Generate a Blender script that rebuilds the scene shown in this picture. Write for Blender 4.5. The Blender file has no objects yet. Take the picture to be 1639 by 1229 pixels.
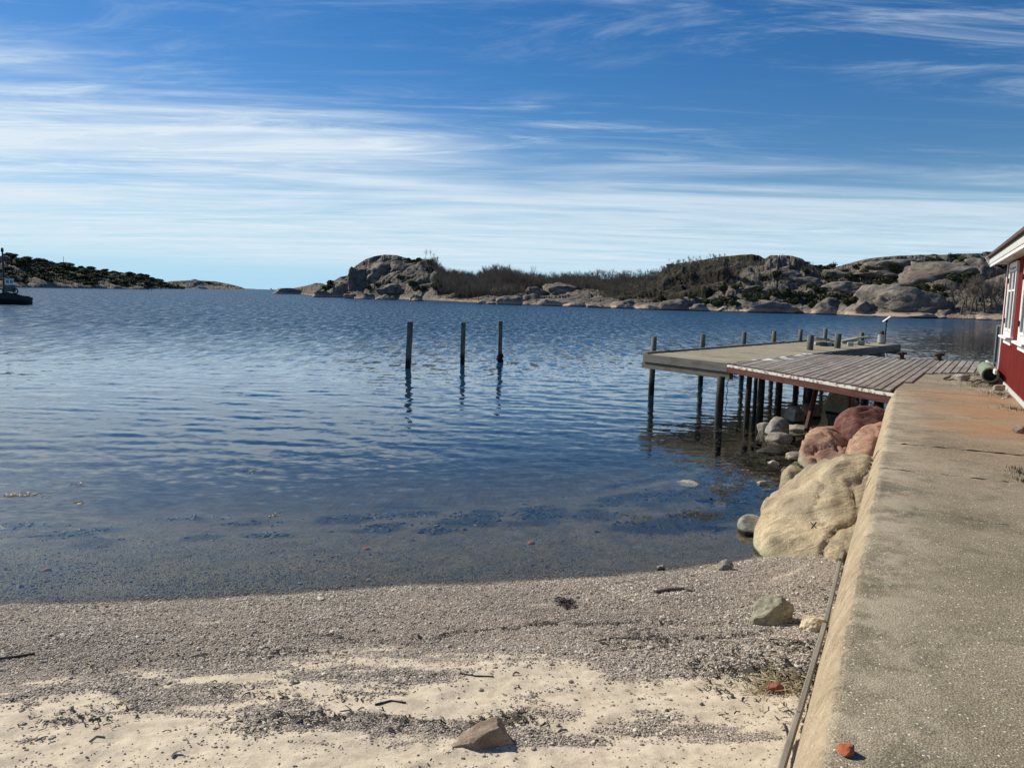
import bpy, bmesh, math, random
import numpy as np
from mathutils import Vector, Matrix
from math import radians as R

# ------------------------------------------------------------------ camera
SC = bpy.context.scene
COL = SC.collection
HC = 2.9
PITCH, ROLL = R(6.7), R(1.25)
FPX, PW, PH = 1215.0, 1639.0, 1229.0
fwd = np.array([0, math.cos(PITCH), -math.sin(PITCH)])
r0 = np.array([1.0, 0, 0]); u0 = np.cross(r0, fwd)
rgt = r0*math.cos(ROLL) + u0*math.sin(ROLL)
upv = -r0*math.sin(ROLL) + u0*math.cos(ROLL)
cd = bpy.data.cameras.new('camera'); cam = bpy.data.objects.new('camera', cd); COL.objects.link(cam)
cam.matrix_world = Matrix(((rgt[0], upv[0], -fwd[0], 0), (rgt[1], upv[1], -fwd[1], 0), (rgt[2], upv[2], -fwd[2], HC), (0, 0, 0, 1)))
cd.sensor_fit = 'HORIZONTAL'; cd.sensor_width = 36; cd.lens = 36*FPX/PW
cd.clip_start = 0.05; cd.clip_end = 60000
SC.camera = cam

def ray(x, y):
    d = fwd*FPX + rgt*(x-PW/2) - upv*(y-PH/2); return d/np.linalg.norm(d)
def at(x, y, z=0.0):
    d = ray(x, y); return np.array([0, 0, HC]) + d*((z-HC)/d[2])
def az_of(x, y=470): d = ray(x, y); return math.atan2(d[0], d[1])
def tan_el(x, y): d = ray(x, y); return d[2]/math.hypot(d[0], d[1])

# ------------------------------------------------------------------ world, sun, exposure
SUN_AZ, SUN_EL = R(-54), R(37)          # azimuth from +Y towards +X
W = bpy.data.worlds.new('World'); SC.world = W; W.use_nodes = True
nt = W.node_tree; nt.nodes.clear()
def N(t, kind, **kw):
    n = t.nodes.new(kind)
    for k, v in kw.items():
        if k == 'inp':
            for a, b in v.items(): n.inputs[a].default_value = b
        else: setattr(n, k, v)
    return n
def L(t, a, b): t.links.new(a, b)
def math_n(t, op, a, b=None, c=None, clamp=False):
    n = t.nodes.new('ShaderNodeMath'); n.operation = op; n.use_clamp = clamp
    for i, v in enumerate((a, b, c)):
        if v is None: continue
        if isinstance(v, (int, float)): n.inputs[i].default_value = v
        else: t.links.new(v, n.inputs[i])
    return n.outputs[0]
def maprange(t, v, a, b, c=0.0, d=1.0, smooth=True):
    n = t.nodes.new('ShaderNodeMapRange')
    n.interpolation_type = 'SMOOTHSTEP' if smooth else 'LINEAR'
    t.links.new(v, n.inputs[0])
    for i, q in enumerate((a, b, c, d)): n.inputs[i+1].default_value = q
    return n.outputs[0]
def mixc(t, f, a, b, mode='MIX'):
    n = t.nodes.new('ShaderNodeMix'); n.data_type = 'RGBA'; n.blend_type = mode
    for i, v in ((0, f), (6, a), (7, b)):
        if isinstance(v, (int, float)): n.inputs[i].default_value = v
        elif isinstance(v, (tuple, list)): n.inputs[i].default_value = tuple(v)+((1,) if len(v) == 3 else ())
        else: t.links.new(v, n.inputs[i])
    return n.outputs[2]

sky = N(nt, 'ShaderNodeTexSky', sky_type='NISHITA', sun_disc=False, sun_elevation=SUN_EL, sun_rotation=SUN_AZ,
        altitude=0, air_density=1.0, dust_density=0.1, ozone_density=3.5)
tc = N(nt, 'ShaderNodeTexCoord'); sp = N(nt, 'ShaderNodeSeparateXYZ'); L(nt, tc.outputs['Generated'], sp.inputs[0])
dx, dy, dz = sp.outputs
zc = math_n(nt, 'MAXIMUM', dz, 0.012)
# the cirrus sheet is a plane one unit up: P = (x/z, y/z)
px_, py_ = math_n(nt, 'DIVIDE', dx, math_n(nt, 'ADD', zc, 0.03)), math_n(nt, 'DIVIDE', dy, math_n(nt, 'ADD', zc, 0.03))
P = N(nt, 'ShaderNodeCombineXYZ'); L(nt, px_, P.inputs[0]); L(nt, py_, P.inputs[1])
def sky_noise(rot, sc, scale, detail, rough, dist, off=(0, 0, 0)):
    m = N(nt, 'ShaderNodeMapping'); m.inputs['Rotation'].default_value = (0, 0, rot)
    m.inputs['Scale'].default_value = sc; m.inputs['Location'].default_value = off
    L(nt, P.outputs[0], m.inputs[0])
    n = N(nt, 'ShaderNodeTexNoise', inp={'Scale': scale, 'Detail': detail, 'Roughness': rough, 'Distortion': dist})
    L(nt, m.outputs[0], n.inputs['Vector']); return n.outputs[0]
n_big = sky_noise(R(-12), (0.30, 0.8, 1), 0.55, 3, 0.5, 0.4, (3.1, 1.7, 0))
lr = maprange(nt, px_, -1.6, 1.4)
def lrmix(a, b): return math_n(nt, 'ADD', math_n(nt, 'MULTIPLY', a, math_n(nt, 'SUBTRACT', 1.0, lr)), math_n(nt, 'MULTIPLY', b, lr))
n_str = lrmix(sky_noise(R(-60), (0.22, 0.85, 1), 1.1, 7, 0.58, 1.3, (7.3, 2.2, 0)), sky_noise(R(-16), (0.22, 0.85, 1), 1.1, 7, 0.58, 1.3, (2.3, 8.2, 0)))
n_fin = lrmix(sky_noise(R(-68), (0.26, 1.2, 1), 2.6, 8, 0.68, 1.8, (1.3, 5.2, 0)), sky_noise(R(-28), (0.26, 1.2, 1), 2.6, 8, 0.68, 1.8, (4.3, 1.2, 0)))
n_wsp = sky_noise(R(40), (0.5, 1.6, 1), 1.1, 8, 0.68, 2.2, (11.3, 4.2, 0))
# how far a point lies inside the sheet's near edge
negx = math_n(nt, 'MAXIMUM', math_n(nt, 'MULTIPLY', px_, -1.0), 0.0)
edge = math_n(nt, 'ADD', py_, math_n(nt, 'MULTIPLY', negx, 0.95))
edge = math_n(nt, 'ADD', edge, math_n(nt, 'MULTIPLY', math_n(nt, 'SUBTRACT', n_str, 0.5), 3.6))
edge = math_n(nt, 'ADD', edge, math_n(nt, 'MULTIPLY', math_n(nt, 'SUBTRACT', n_big, 0.5), 2.0))
m_in = maprange(nt, edge, 4.3, 6.5)
m_out = maprange(nt, edge, 15.0, 25.0, 1.0, 0.2)
str_ = math_n(nt, 'ADD', math_n(nt, 'MULTIPLY', n_str, 0.65), math_n(nt, 'MULTIPLY', n_fin, 0.35))
body = maprange(nt, str_, 0.30, 0.64, 0.20, 1.0)
band = math_n(nt, 'MULTIPLY', math_n(nt, 'MULTIPLY', m_in, m_out), body)
wisp = math_n(nt, 'MULTIPLY', maprange(nt, n_wsp, 0.44, 0.82), maprange(nt, n_big, 0.36, 0.62))
wisp2 = math_n(nt, 'MULTIPLY', maprange(nt, n_fin, 0.50, 0.80), maprange(nt, n_big, 0.30, 0.60))
veil = math_n(nt, 'ADD', math_n(nt, 'MULTIPLY', wisp, 0.62), math_n(nt, 'MULTIPLY', wisp2, 0.30))
cl = math_n(nt, 'ADD', math_n(nt, 'MULTIPLY', band, maprange(nt, px_, -1.5, 2.5, 0.92, 0.72)), veil, clamp=True)
cl = math_n(nt, 'MULTIPLY', cl, maprange(nt, dz, 0.0, 0.05, 0.0, 1.0))
sk = N(nt, 'ShaderNodeHueSaturation', inp={'Saturation': 1.36, 'Hue': 0.507, 'Value': 1.0}); L(nt, sky.outputs[0], sk.inputs['Color'])
# pale blue marine haze all round the horizon
hz = mixc(nt, maprange(nt, dz, 0.0, 0.17, 0.92, 0.0), sk.outputs[0], (4.6, 8.0, 10.6))
cloudcol = (8.2, 9.5, 10.6)
skc = mixc(nt, cl, hz, cloudcol)
bg = N(nt, 'ShaderNodeBackground', inp={'Strength': 0.076}); L(nt, skc, bg.inputs[0])
wo = N(nt, 'ShaderNodeOutputWorld'); L(nt, bg.outputs[0], wo.inputs[0])

sd = bpy.data.lights.new('sun', 'SUN'); sd.energy = 5.0; sd.angle = R(0.53); sd.color = (1.0, 0.94, 0.80)
sun = bpy.data.objects.new('sun', sd); COL.objects.link(sun)
SV = Vector((math.sin(SUN_AZ)*math.cos(SUN_EL), math.cos(SUN_AZ)*math.cos(SUN_EL), math.sin(SUN_EL)))
sun.rotation_euler = SV.to_track_quat('Z', 'Y').to_euler(); sun.location = SV*60
vs = SC.view_settings; vs.view_transform = 'Standard'; vs.look = 'None'; vs.exposure = 0.2; vs.gamma = 1.0; vs.use_curve_mapping = False
SC.cycles.transparent_max_bounces = 16; SC.cycles.max_bounces = 8

# ------------------------------------------------------------------ helpers
rng = np.random.default_rng(7); rnd = random.Random(7)
def tag(o, label=None, cat=None, group=None, kind=None):
    if label: o['label'] = label
    if cat: o['category'] = cat
    if group: o['group'] = group
    if kind: o['kind'] = kind
    return o
def empty(name, loc=(0, 0, 0), rz=0.0):
    o = bpy.data.objects.new(name, None); COL.objects.link(o); o.location = loc; o.rotation_euler = (0, 0, rz)
    o.empty_display_size = 0.2; return o
def mesh_obj(name, V, F, mat=None, parent=None, smooth=False):
    me = bpy.data.meshes.new(name)
    me.from_pydata([tuple(map(float, v)) for v in V], [], F)
    if mat: me.materials.append(mat)
    if smooth: me.polygons.foreach_set('use_smooth', [True]*len(me.polygons))
    me.update()
    o = bpy.data.objects.new(name, me); COL.objects.link(o)
    if parent: o.parent = parent
    return o
def grid_obj(name, X, Y, Z, mat, attrs=None, parent=None, smooth=True, extra_mask=None):
    """X,Y,Z are (n,m) arrays"""
    n, m = X.shape
    co = np.stack([X, Y, Z], -1).reshape(-1, 3).astype(np.float32)
    idx = np.arange(n*m).reshape(n, m)
    q = np.stack([idx[:-1, :-1], idx[1:, :-1], idx[1:, 1:], idx[:-1, 1:]], -1).reshape(-1, 4)
    if extra_mask is not None: q = q[extra_mask[:-1, :-1].reshape(-1)]
    a, b, c = co[q[0, 0]], co[q[0, 1]], co[q[0, 3]]
    if np.cross(b-a, c-a)[2] < 0: q = q[:, ::-1]
    me = bpy.data.meshes.new(name)
    me.vertices.add(n*m); me.vertices.foreach_set('co', co.ravel())
    me.loops.add(q.size); me.loops.foreach_set('vertex_index', q.ravel().astype(np.int32))
    me.polygons.add(len(q)); me.polygons.foreach_set('loop_start', (np.arange(len(q))*4).astype(np.int32))
    me.polygons.foreach_set('loop_total', np.full(len(q), 4, np.int32)) if False else None
    me.update(calc_edges=True)
    me.polygons.foreach_set('use_smooth', [smooth]*len(q))
    for k, v in (attrs or {}).items():
        at_ = me.attributes.new(k, 'FLOAT', 'POINT'); at_.data.foreach_set('value', v.reshape(-1).astype(np.float32))
    if mat: me.materials.append(mat)
    me.validate()
    o = bpy.data.objects.new(name, me); COL.objects.link(o)
    if parent: o.parent = parent
    return o
class MB:
    def __init__(s): s.V = []; s.F = []
    def add(s, V, F):
        k = len(s.V); s.V += [tuple(v) for v in V]; s.F += [tuple(i+k for i in f) for f in F]; return s
    def box(s, c, d, rz=0.0, bev=0.0, M=None):
        x, y, z = d[0]/2, d[1]/2, d[2]/2
        if bev > 0:
            b = bev; V = []
            for sz in (-1, 1):
                for (a, e) in ((x, y-b), (x-b, y), (-x+b, y), (-x, y-b), (-x, -y+b), (-x+b, -y), (x-b, -y), (x, -y+b)):
                    V.append((a, e, sz*(z-b)))
            for sz in (-1, 1):
                for (a, e) in ((x-b, y-b), (-x+b, y-b), (-x+b, -y+b), (x-b, -y+b)): V.append((a, e, sz*z))
            F = [(i, (i+1) % 8, 8+(i+1) % 8, 8+i) for i in range(8)]
            F += [(19+1, 21, 22, 23), (19, 18, 17, 16)]
            # top bevels
            for k, (i, j) in enumerate(((0, 1), (2, 3), (4, 5), (6, 7))):
                F.append((8+i, 8+j, 20+k)); F.append((j, i, 16+k))
                jn = (j+1) % 8; kn = (k+1) % 4
                F.append((8+j, 8+jn, 20+kn, 20+k)); F.append((jn, j, 16+k, 16+kn))
        else:
            V = [(a, e, f) for f in (-z, z) for (a, e) in ((-x, -y), (x, -y), (x, y), (-x, y))]
            F = [(3, 2, 1, 0), (4, 5, 6, 7), (0, 1, 5, 4), (1, 2, 6, 5), (2, 3, 7, 6), (3, 0, 4, 7)]
        Mx = (Matrix.Translation(c) @ Matrix.Rotation(rz, 4, 'Z')) if M is None else M
        return s.add([Mx @ Vector(v) for v in V], F)
    def bar(s, a, b, w, h, up=(0, 0, 1), bev=0.0):
        a, b = Vector(a), Vector(b); d = b-a; l = d.length; d.normalize()
        u = Vector(up); sx = d.cross(u).normalized(); u = sx.cross(d)
        M = Matrix((( sx.x, d.x, u.x, (a.x+b.x)/2), (sx.y, d.y, u.y, (a.y+b.y)/2), (sx.z, d.z, u.z, (a.z+b.z)/2), (0, 0, 0, 1)))
        return s.box((0, 0, 0), (w, l, h), bev=bev, M=M)
    def tube(s, pts, rad, n=10, cap=True, jit=0.0):
        pts = [Vector(p) for p in pts]; rad = rad if isinstance(rad, (list, tuple)) else [rad]*len(pts)
        V = []; F = []
        for i, p in enumerate(pts):
            d = (pts[min(i+1, len(pts)-1)]-pts[max(i-1, 0)]).normalized()
            a = d.cross(Vector((0.13, 0.02, 1)) if abs(d.z) < .95 else Vector((1, 0, 0))).normalized(); b = d.cross(a)
            for k in range(n):
                t = 2*math.pi*k/n; q = rad[i]*(1+jit*math.sin(k*2.3+i*1.7))
                V.append(p + a*math.cos(t)*q + b*math.sin(t)*q)
        for i in range(len(pts)-1):
            for k in range(n): F.append((i*n+k, i*n+(k+1) % n, (i+1)*n+(k+1) % n, (i+1)*n+k))
        if cap: F.append(tuple(range(n-1, -1, -1))); F.append(tuple((len(pts)-1)*n+k for k in range(n)))
        return s.add(V, F)
    def build(s, name, mat, parent=None, smooth=False):
        o = mesh_obj(name, s.V, s.F, mat, parent, smooth); 
        bm = bmesh.new(); bm.from_mesh(o.data); bmesh.ops.recalc_face_normals(bm, faces=bm.faces); bm.to_mesh(o.data); bm.free()
        return o

# numpy gradient-ish value noise
def _h(ix, iy, iz, s):
    n = (ix.astype(np.int64)*374761393 + iy.astype(np.int64)*668265263 + iz.astype(np.int64)*2147483647 + s*1274126177) & 0xffffffff
    n = ((n ^ (n >> 13))*1274126177) & 0xffffffff
    return ((n ^ (n >> 16)) & 0xffffff)/float(0xffffff)
def vn(x, y, z=None, s=0):
    x = np.asarray(x, float); y = np.asarray(y, float); z = np.zeros_like(x) if z is None else np.asarray(z, float)
    x0, y0, z0 = np.floor(x), np.floor(y), np.floor(z); fx, fy, fz = x-x0, y-y0, z-z0
    fx, fy, fz = [f*f*f*(f*(f*6-15)+10) for f in (fx, fy, fz)]; r = 0
    for a in (0, 1):
        for b in (0, 1):
            for c in (0, 1):
                r = r + _h(x0+a, y0+b, z0+c, s)*(fx if a else 1-fx)*(fy if b else 1-fy)*(fz if c else 1-fz)
    return r*2-1
def fbm(x, y, z=None, o=4, s=0, g=0.5):
    r = 0; a = 1; t = 0; f = 1
    for i in range(o):
        r = r + a*vn(np.asarray(x)*f+i*17.3, np.asarray(y)*f+i*9.1, None if z is None else np.asarray(z)*f, s+i); t += a; a *= g; f *= 2.03
    return r/t
def worley(x, y, s=0):
    """F1, F2, cell random"""
    x = np.asarray(x, float); y = np.asarray(y, float); x0, y0 = np.floor(x), np.floor(y)
    f1 = np.full(x.shape, 9.0); f2 = np.full(x.shape, 9.0); cid = np.zeros(x.shape)
    z = np.zeros_like(x)
    for a in (-1, 0, 1):
        for b in (-1, 0, 1):
            cx, cy = x0+a, y0+b
            jx, jy = _h(cx, cy, z, s), _h(cx, cy, z, s+5); rr = _h(cx, cy, z, s+9)
            d = np.hypot(cx+jx-x, cy+jy-y)
            new = d < f1
            f2 = np.where(new, f1, np.minimum(f2, d)); cid = np.where(new, rr, cid); f1 = np.where(new, d, f1)
    return f1, f2, cid
def sstep(a, b, x): t = np.clip((x-a)/(b-a), 0, 1); return t*t*(3-2*t)

# ------------------------------------------------------------------ materials
def newmat(name):
    m = bpy.data.materials.new(name); m.use_nodes = True; t = m.node_tree; t.nodes.clear()
    b = N(t, 'ShaderNodeBsdfPrincipled'); o = N(t, 'ShaderNodeOutputMaterial'); L(t, b.outputs[0], o.inputs[0])
    return m, t, b
def pos(t, scale=1.0, obj=False, sc3=None, rot=None):
    if obj: v = N(t, 'ShaderNodeTexCoord').outputs['Object']
    else: v = N(t, 'ShaderNodeNewGeometry').outputs['Position']
    mp = N(t, 'ShaderNodeMapping'); mp.inputs['Scale'].default_value = sc3 or (scale,)*3
    if rot: 
        m0 = N(t, 'ShaderNodeMapping'); m0.inputs['Rotation'].default_value = rot; L(t, v, m0.inputs[0]); v = m0.outputs[0]
    L(t, v, mp.inputs[0]); return mp.outputs[0]
def noise(t, v, scale, detail=4, rough=0.55, dist=0.0, col=False):
    n = N(t, 'ShaderNodeTexNoise', inp={'Scale': scale, 'Detail': detail, 'Roughness': rough, 'Distortion': dist})
    L(t, v, n.inputs['Vector']); return n.outputs[1 if col else 0]
def voro(t, v, scale, feature='F1', out=0):
    n = N(t, 'ShaderNodeTexVoronoi', feature=feature, inp={'Scale': scale}); L(t, v, n.inputs['Vector']); return n.outputs[out]
def ramp(t, f, stops):
    n = N(t, 'ShaderNodeValToRGB'); cr = n.color_ramp
    while len(cr.elements) < len(stops): cr.elements.new(0.5)
    for e, (p, c) in zip(cr.elements, stops): e.position = p; e.color = tuple(c)+(1,)
    L(t, f, n.inputs[0]); return n.outputs[0]
def bump(t, b, h, strength=0.5, dist=0.02):
    n = N(t, 'ShaderNodeBump', inp={'Strength': strength, 'Distance': dist}); L(t, h, n.inputs['Height']); L(t, n.outputs[0], b.inputs['Normal'])
def attr(t, name, typ='GEOMETRY', out='Fac'):
    n = N(t, 'ShaderNodeAttribute', attribute_name=name, attribute_type=typ); return n.outputs[out]
def setv(b, **kw):
    for k, v in kw.items(): b.inputs[k.replace('_', ' ')].default_value = v

def wood(name, c1, c2, c3, obj=True, axis=1, stain=None, rough=0.85, lichen=0.0):
    """weathered board, grain along the object's own axis"""
    m, t, b = newmat(name); sc = [18, 18, 18]; sc[axis] = 0.9
    oi = N(t, 'ShaderNodeObjectInfo').outputs['Random']
    v = pos(t, obj=obj, sc3=tuple(sc))
    a = N(t, 'ShaderNodeVectorMath', operation='ADD'); L(t, v, a.inputs[0])
    cx = N(t, 'ShaderNodeCombineXYZ'); 
    for i in range(3): L(t, math_n(t, 'MULTIPLY', oi, 37.0+i*11), cx.inputs[i])
    L(t, cx.outputs[0], a.inputs[1]); v = a.outputs[0]
    n1 = noise(t, v, 1.0, 6, 0.65, 0.6)
    c = ramp(t, n1, [(0.25, c1), (0.5, c2), (0.75, c3)])
    c = mixc(t, math_n(t, 'MULTIPLY', math_n(t, 'SUBTRACT', oi, 0.0), 0.5), c, (c1[0]*0.75, c1[1]*0.72, c1[2]*0.7))
    big = noise(t, pos(t), 1.7, 4, 0.6)
    c = mixc(t, maprange(t, big, 0.48, 0.7, 0, 0.5), c, (c1[0]*0.5, c1[1]*0.5, c1[2]*0.45))
    if lichen: c = mixc(t, maprange(t, noise(t, pos(t), 9, 5, 0.7), 0.58, 0.66, 0, lichen), c, (0.3, 0.31, 0.25))
    if stain: c = stain(t, c)
    L(t, c, b.inputs['Base Color']); setv(b, Roughness=rough); b.inputs['Specular IOR Level'].default_value = 0.25
    bump(t, b, n1, 0.5, 0.006); return m

def granite(name, base, dark, light, scale=1.0, tide=None, streak=True, moss=None, b_str=0.6, fine=True, pink=None):
    m, t, b = newmat(name); p = pos(t)
    n1 = noise(t, p, 1.3*scale, 7, 0.62, 0.4); n2 = noise(t, p, 9*scale, 6, 0.7)
    c = ramp(t, n1, [(0.3, dark), (0.5, base), (0.72, light)])
    c = mixc(t, maprange(t, n2, 0.35, 0.7, 0.0, 0.45), c, dark)
    if pink: c = mixc(t, maprange(t, noise(t, p, 0.7*scale, 4, 0.6, 1.0), 0.42, 0.62), c, pink)
    if fine:
        s = noise(t, p, 60*scale, 6, 0.85); c = mixc(t, 0.65, c, ramp(t, s, [(0.35, (0.12, 0.11, 0.1)), (0.5, (0.5, 0.5, 0.5)), (0.66, (0.95, 0.93, 0.9))]), 'OVERLAY')
    h = math_n(t, 'ADD', n1, math_n(t, 'MULTIPLY', n2, 0.35))
    if fine: h = math_n(t, 'ADD', h, math_n(t, 'MULTIPLY', noise(t, p, 45*scale, 5, 0.75), 0.22))
    if streak:
        w = noise(t, pos(t, sc3=(1.2*scale, 1.2*scale, 5*scale), rot=(0.5, 0.25, 0.3)), 2.2, 6, 0.6, 0.8)
        c = mixc(t, maprange(t, w, 0.50, 0.60, 0, 0.6), c, dark); h = math_n(t, 'ADD', h, math_n(t, 'MULTIPLY', w, 0.6))
    if moss: c = mixc(t, maprange(t, noise(t, p, 2.2*scale, 6, 0.7), 0.5, 0.62, 0, 0.7), c, moss)
    sz = N(t, 'ShaderNodeSeparateXYZ'); L(t, N(t, 'ShaderNodeNewGeometry').outputs['Position'], sz.inputs[0]); z = sz.outputs[2]
    if tide:
        zz = math_n(t, 'ADD', z, math_n(t, 'MULTIPLY', math_n(t, 'SUBTRACT', n1, 0.5), tide[1]*1.2))
        c = mixc(t, maprange(t, zz, tide[0], tide[1], 1, 0), c, tide[2])
        c = mixc(t, maprange(t, z, tide[3]*0.3, tide[3], 1, 0), c, (0.025, 0.024, 0.018))
    L(t, c, b.inputs['Base Color']); setv(b, Roughness=0.85); b.inputs['Specular IOR Level'].default_value = 0.25
    bump(t, b, h, b_str, 0.05/scale); return m

def flat(name, c, rough=0.6, metal=0.0, var=0.25, sc=8, bs=0.1, spec=0.4):
    m, t, b = newmat(name); n = noise(t, pos(t), sc, 5, 0.65)
    c = mixc(t, maprange(t, n, 0.35, 0.7, 0, 1), c, tuple(q*(1-var) for q in c))
    L(t, c, b.inputs['Base Color']); setv(b, Roughness=rough, Metallic=metal); b.inputs['Specular IOR Level'].default_value = spec
    bump(t, b, n, bs, 0.01); return m

M = {}
M['white'] = flat('white_paint', (0.78, 0.78, 0.76), 0.5, var=0.12)
M['soffit'] = flat('soffit_paint', (0.55, 0.55, 0.52), 0.6, var=0.2)
M['dark'] = flat('dark_metal', (0.03, 0.028, 0.026), 0.6)
M['tar'] = flat('tarred_timber', (0.035, 0.028, 0.022), 0.8, var=0.5)
M['glass'] = flat('window_glass', (0.03, 0.035, 0.04), 0.06, var=0.1, bs=0.0, spec=0.8)
M['rope_white'] = flat('white_rope', (0.62, 0.61, 0.56), 0.9, sc=60, var=0.4)
M['rope_dark'] = flat('dark_rope', (0.06, 0.04, 0.035), 0.9)
M['rust'] = flat('rusty_steel', (0.10, 0.035, 0.02), 0.85, var=0.6, sc=20)
M['brick'] = flat('orange_brick', (0.50, 0.14, 0.06), 0.9, var=0.3, sc=30, bs=0.4)
M['brickd'] = flat('dull_red_brick', (0.26, 0.085, 0.055), 0.9, var=0.35, sc=30, bs=0.4)
M['stick'] = flat('dark_stick', (0.055, 0.045, 0.035), 0.9, var=0.5, sc=30)
M['drift'] = flat('grey_driftwood', (0.16, 0.14, 0.12), 0.9, var=0.5, sc=30)

# ------------------------------------------------------------------ ground: beach and seabed in one sheet
sp_ = [(-400, 985), (0, 965), (160, 964), (330, 955), (500, 945), (640, 934), (820, 927), (950, 922), (1050, 914), (1120, 906), (1200, 893), (1240, 880)]
SH = np.array([at(x, y, 0)[:2] for x, y in sp_])
def shore_y(x):
    x = np.asarray(x, float)
    y = np.interp(x, SH[:, 0], SH[:, 1])
    y = np.where(x < SH[0, 0], SH[0, 1]+(SH[0, 0]-x)*-0.02, y)
    y = np.where(x > SH[-1, 0], SH[-1, 1]+(x-SH[-1, 0])*1.2, y)
    return y+0.045*vn(x*1.1+3, x*0)+0.02*vn(x*3.7, x*0+5)
def beach_z(x, y):
    d = shore_y(x)-y
    dd = np.clip(d, 0, None)
    land = 0.19*(1-np.exp(-dd/0.9))*1.0 + 0.095*dd - 0.035*np.exp(-((dd-2.0)/0.5)**2)
    w = np.clip(-d, 0, None)
    sea = -(0.085*w + 0.012*w**2); sea = np.where(w > 8, -(0.68+0.768)-(w-8)*0.10, sea); sea = np.maximum(sea, -6.0)
    z = np.where(d > 0, np.minimum(land, 0.9+0*land), sea)
    # under the pier and along the quay the bottom is higher
    q = np.exp(-(((x-5.2)/2.6)**2+((y-13.5)/4.0)**2)); z = np.where(d < 0, z*(1-0.7*q), z)
    return z
def axis(parts):
    out = []
    for a, b, st in parts:
        if st > 0: out += list(np.arange(a, b, st))
    return np.array(out)
def geo(a, b, s, ratio=1.09):
    o = []; v = a
    while v < b: o.append(v); v += s; s *= ratio
    o.append(b); return o
xs = np.array([-q for q in geo(7.0, 30000, 0.06, 1.12)][::-1] + list(np.arange(-6.98, 4.6, 0.026)) + geo(4.6, 30000, 0.05, 1.10))
ys = np.array([-q for q in geo(1.0, 3000, 0.3, 1.3)][::-1] + list(np.arange(-0.8, 2.0, 0.1)) + list(np.arange(2.0, 9.4, 0.024)) + geo(9.4, 30000, 0.035, 1.045))
GX, GY = np.meshgrid(xs, ys, indexing='ij')
GZ = beach_z(GX, GY)
near = (np.abs(GX) < 12) & (GY < 20)
dS = shore_y(GX)-GY
rel = np.zeros_like(GZ)
# sand pattern, in place coordinates: a pale sandy strip high on the beach, broken by wrack and gravel
def sand_mask(x, y):
    d = shore_y(x)-y
    n = fbm(x*0.8+3, y*1.9, o=4, s=3); n2 = fbm(x*2.3, y*5.5, o=4, s=8)
    edge = 1.95 + 0.10*(x+1.0) + 0.45*n + 0.20*n2
    edge = edge + np.where(x > 0.55, (x-0.55)*0.75, 0)+ np.where(x < -2.6, (-2.6-x)*0.35, 0)
    top = sstep(-0.15, 0.55, d-edge)
    lower = sstep(-0.35, 0.45, fbm(x*0.9+9, y*2.3+4, o=5, s=21, g=.65)*1.5+0.5*n2+0.16)          # gravel bars inside the sand
    m = top*lower
    tong = np.exp(-((d-(1.18+0.16*np.sin(x*1.3)))/0.07)**2)*sstep(-0.1, 0.3, fbm(x*1.1, y*0.6, o=2, s=4))*0.75
    return np.clip(m+tong, 0, 1)
def wrack_mask(x, y):
    d = shore_y(x)-y; n = fbm(x*1.2, y*2.5, o=4, s=31); m = 0
    for c, w, s_ in ((1.72, 0.07, 1), (2.15, 0.09, 2), (2.75, 0.12, 3), (3.3, 0.16, 4)):
        m = m + np.exp(-((d-c-0.45*n-0.06*(x+1))/w)**2)*sstep(-0.15, 0.45, fbm(x*0.9+s_*5, y*1.2, o=3, s=40+s_))
    m = m + 1.4*np.exp(-(((x-1.75)/0.55)**2+((y-4.65)/0.42)**2))*sstep(-0.3, 0.4, fbm(x*3, y*3, o=3, s=77))
    return np.clip(m, 0, 1.5)
SM = np.zeros_like(GZ); SM[near] = sand_mask(GX[near], GY[near])
WM = np.zeros_like(GZ); WM[near] = wrack_mask(GX[near], GY[near])
nn = near
rel[nn] = 0.03*fbm(GX[nn]*0.9, GY[nn]*1.6, o=4, s=5) + 0.012*fbm(GX[nn]*5, GY[nn]*7, o=4, s=6)*(0.6+SM[nn]) + 0.010*(1-SM[nn])*fbm(GX[nn]*22, GY[nn]*22, o=2, s=7)
# footprint-like hollows in the sand
for i in range(46):
    fx, fy = rnd.uniform(-3.2, 1.6), rnd.uniform(2.6, 4.6); a = rnd.uniform(0, 3.1)
    ux, uy = (GX-fx)*math.cos(a)+(GY-fy)*math.sin(a), -(GX-fx)*math.sin(a)+(GY-fy)*math.cos(a)
    mm = nn & (np.abs(GX-fx) < 0.4) & (np.abs(GY-fy) < 0.4)
    g = np.exp(-((ux[mm]/0.11)**2+(uy[mm]/0.05)**2)); rel[mm] += -0.022*g + 0.010*np.exp(-(((ux[mm])/0.15)**2+((uy[mm])/0.09)**2))
fade = np.clip(np.abs(dS)/0.5, 0.12, 1)
GZ = GZ + rel*fade
GZ = np.where(GX > 0.52*GY+0.35, np.minimum(GZ, 0.3), GZ)
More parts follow.
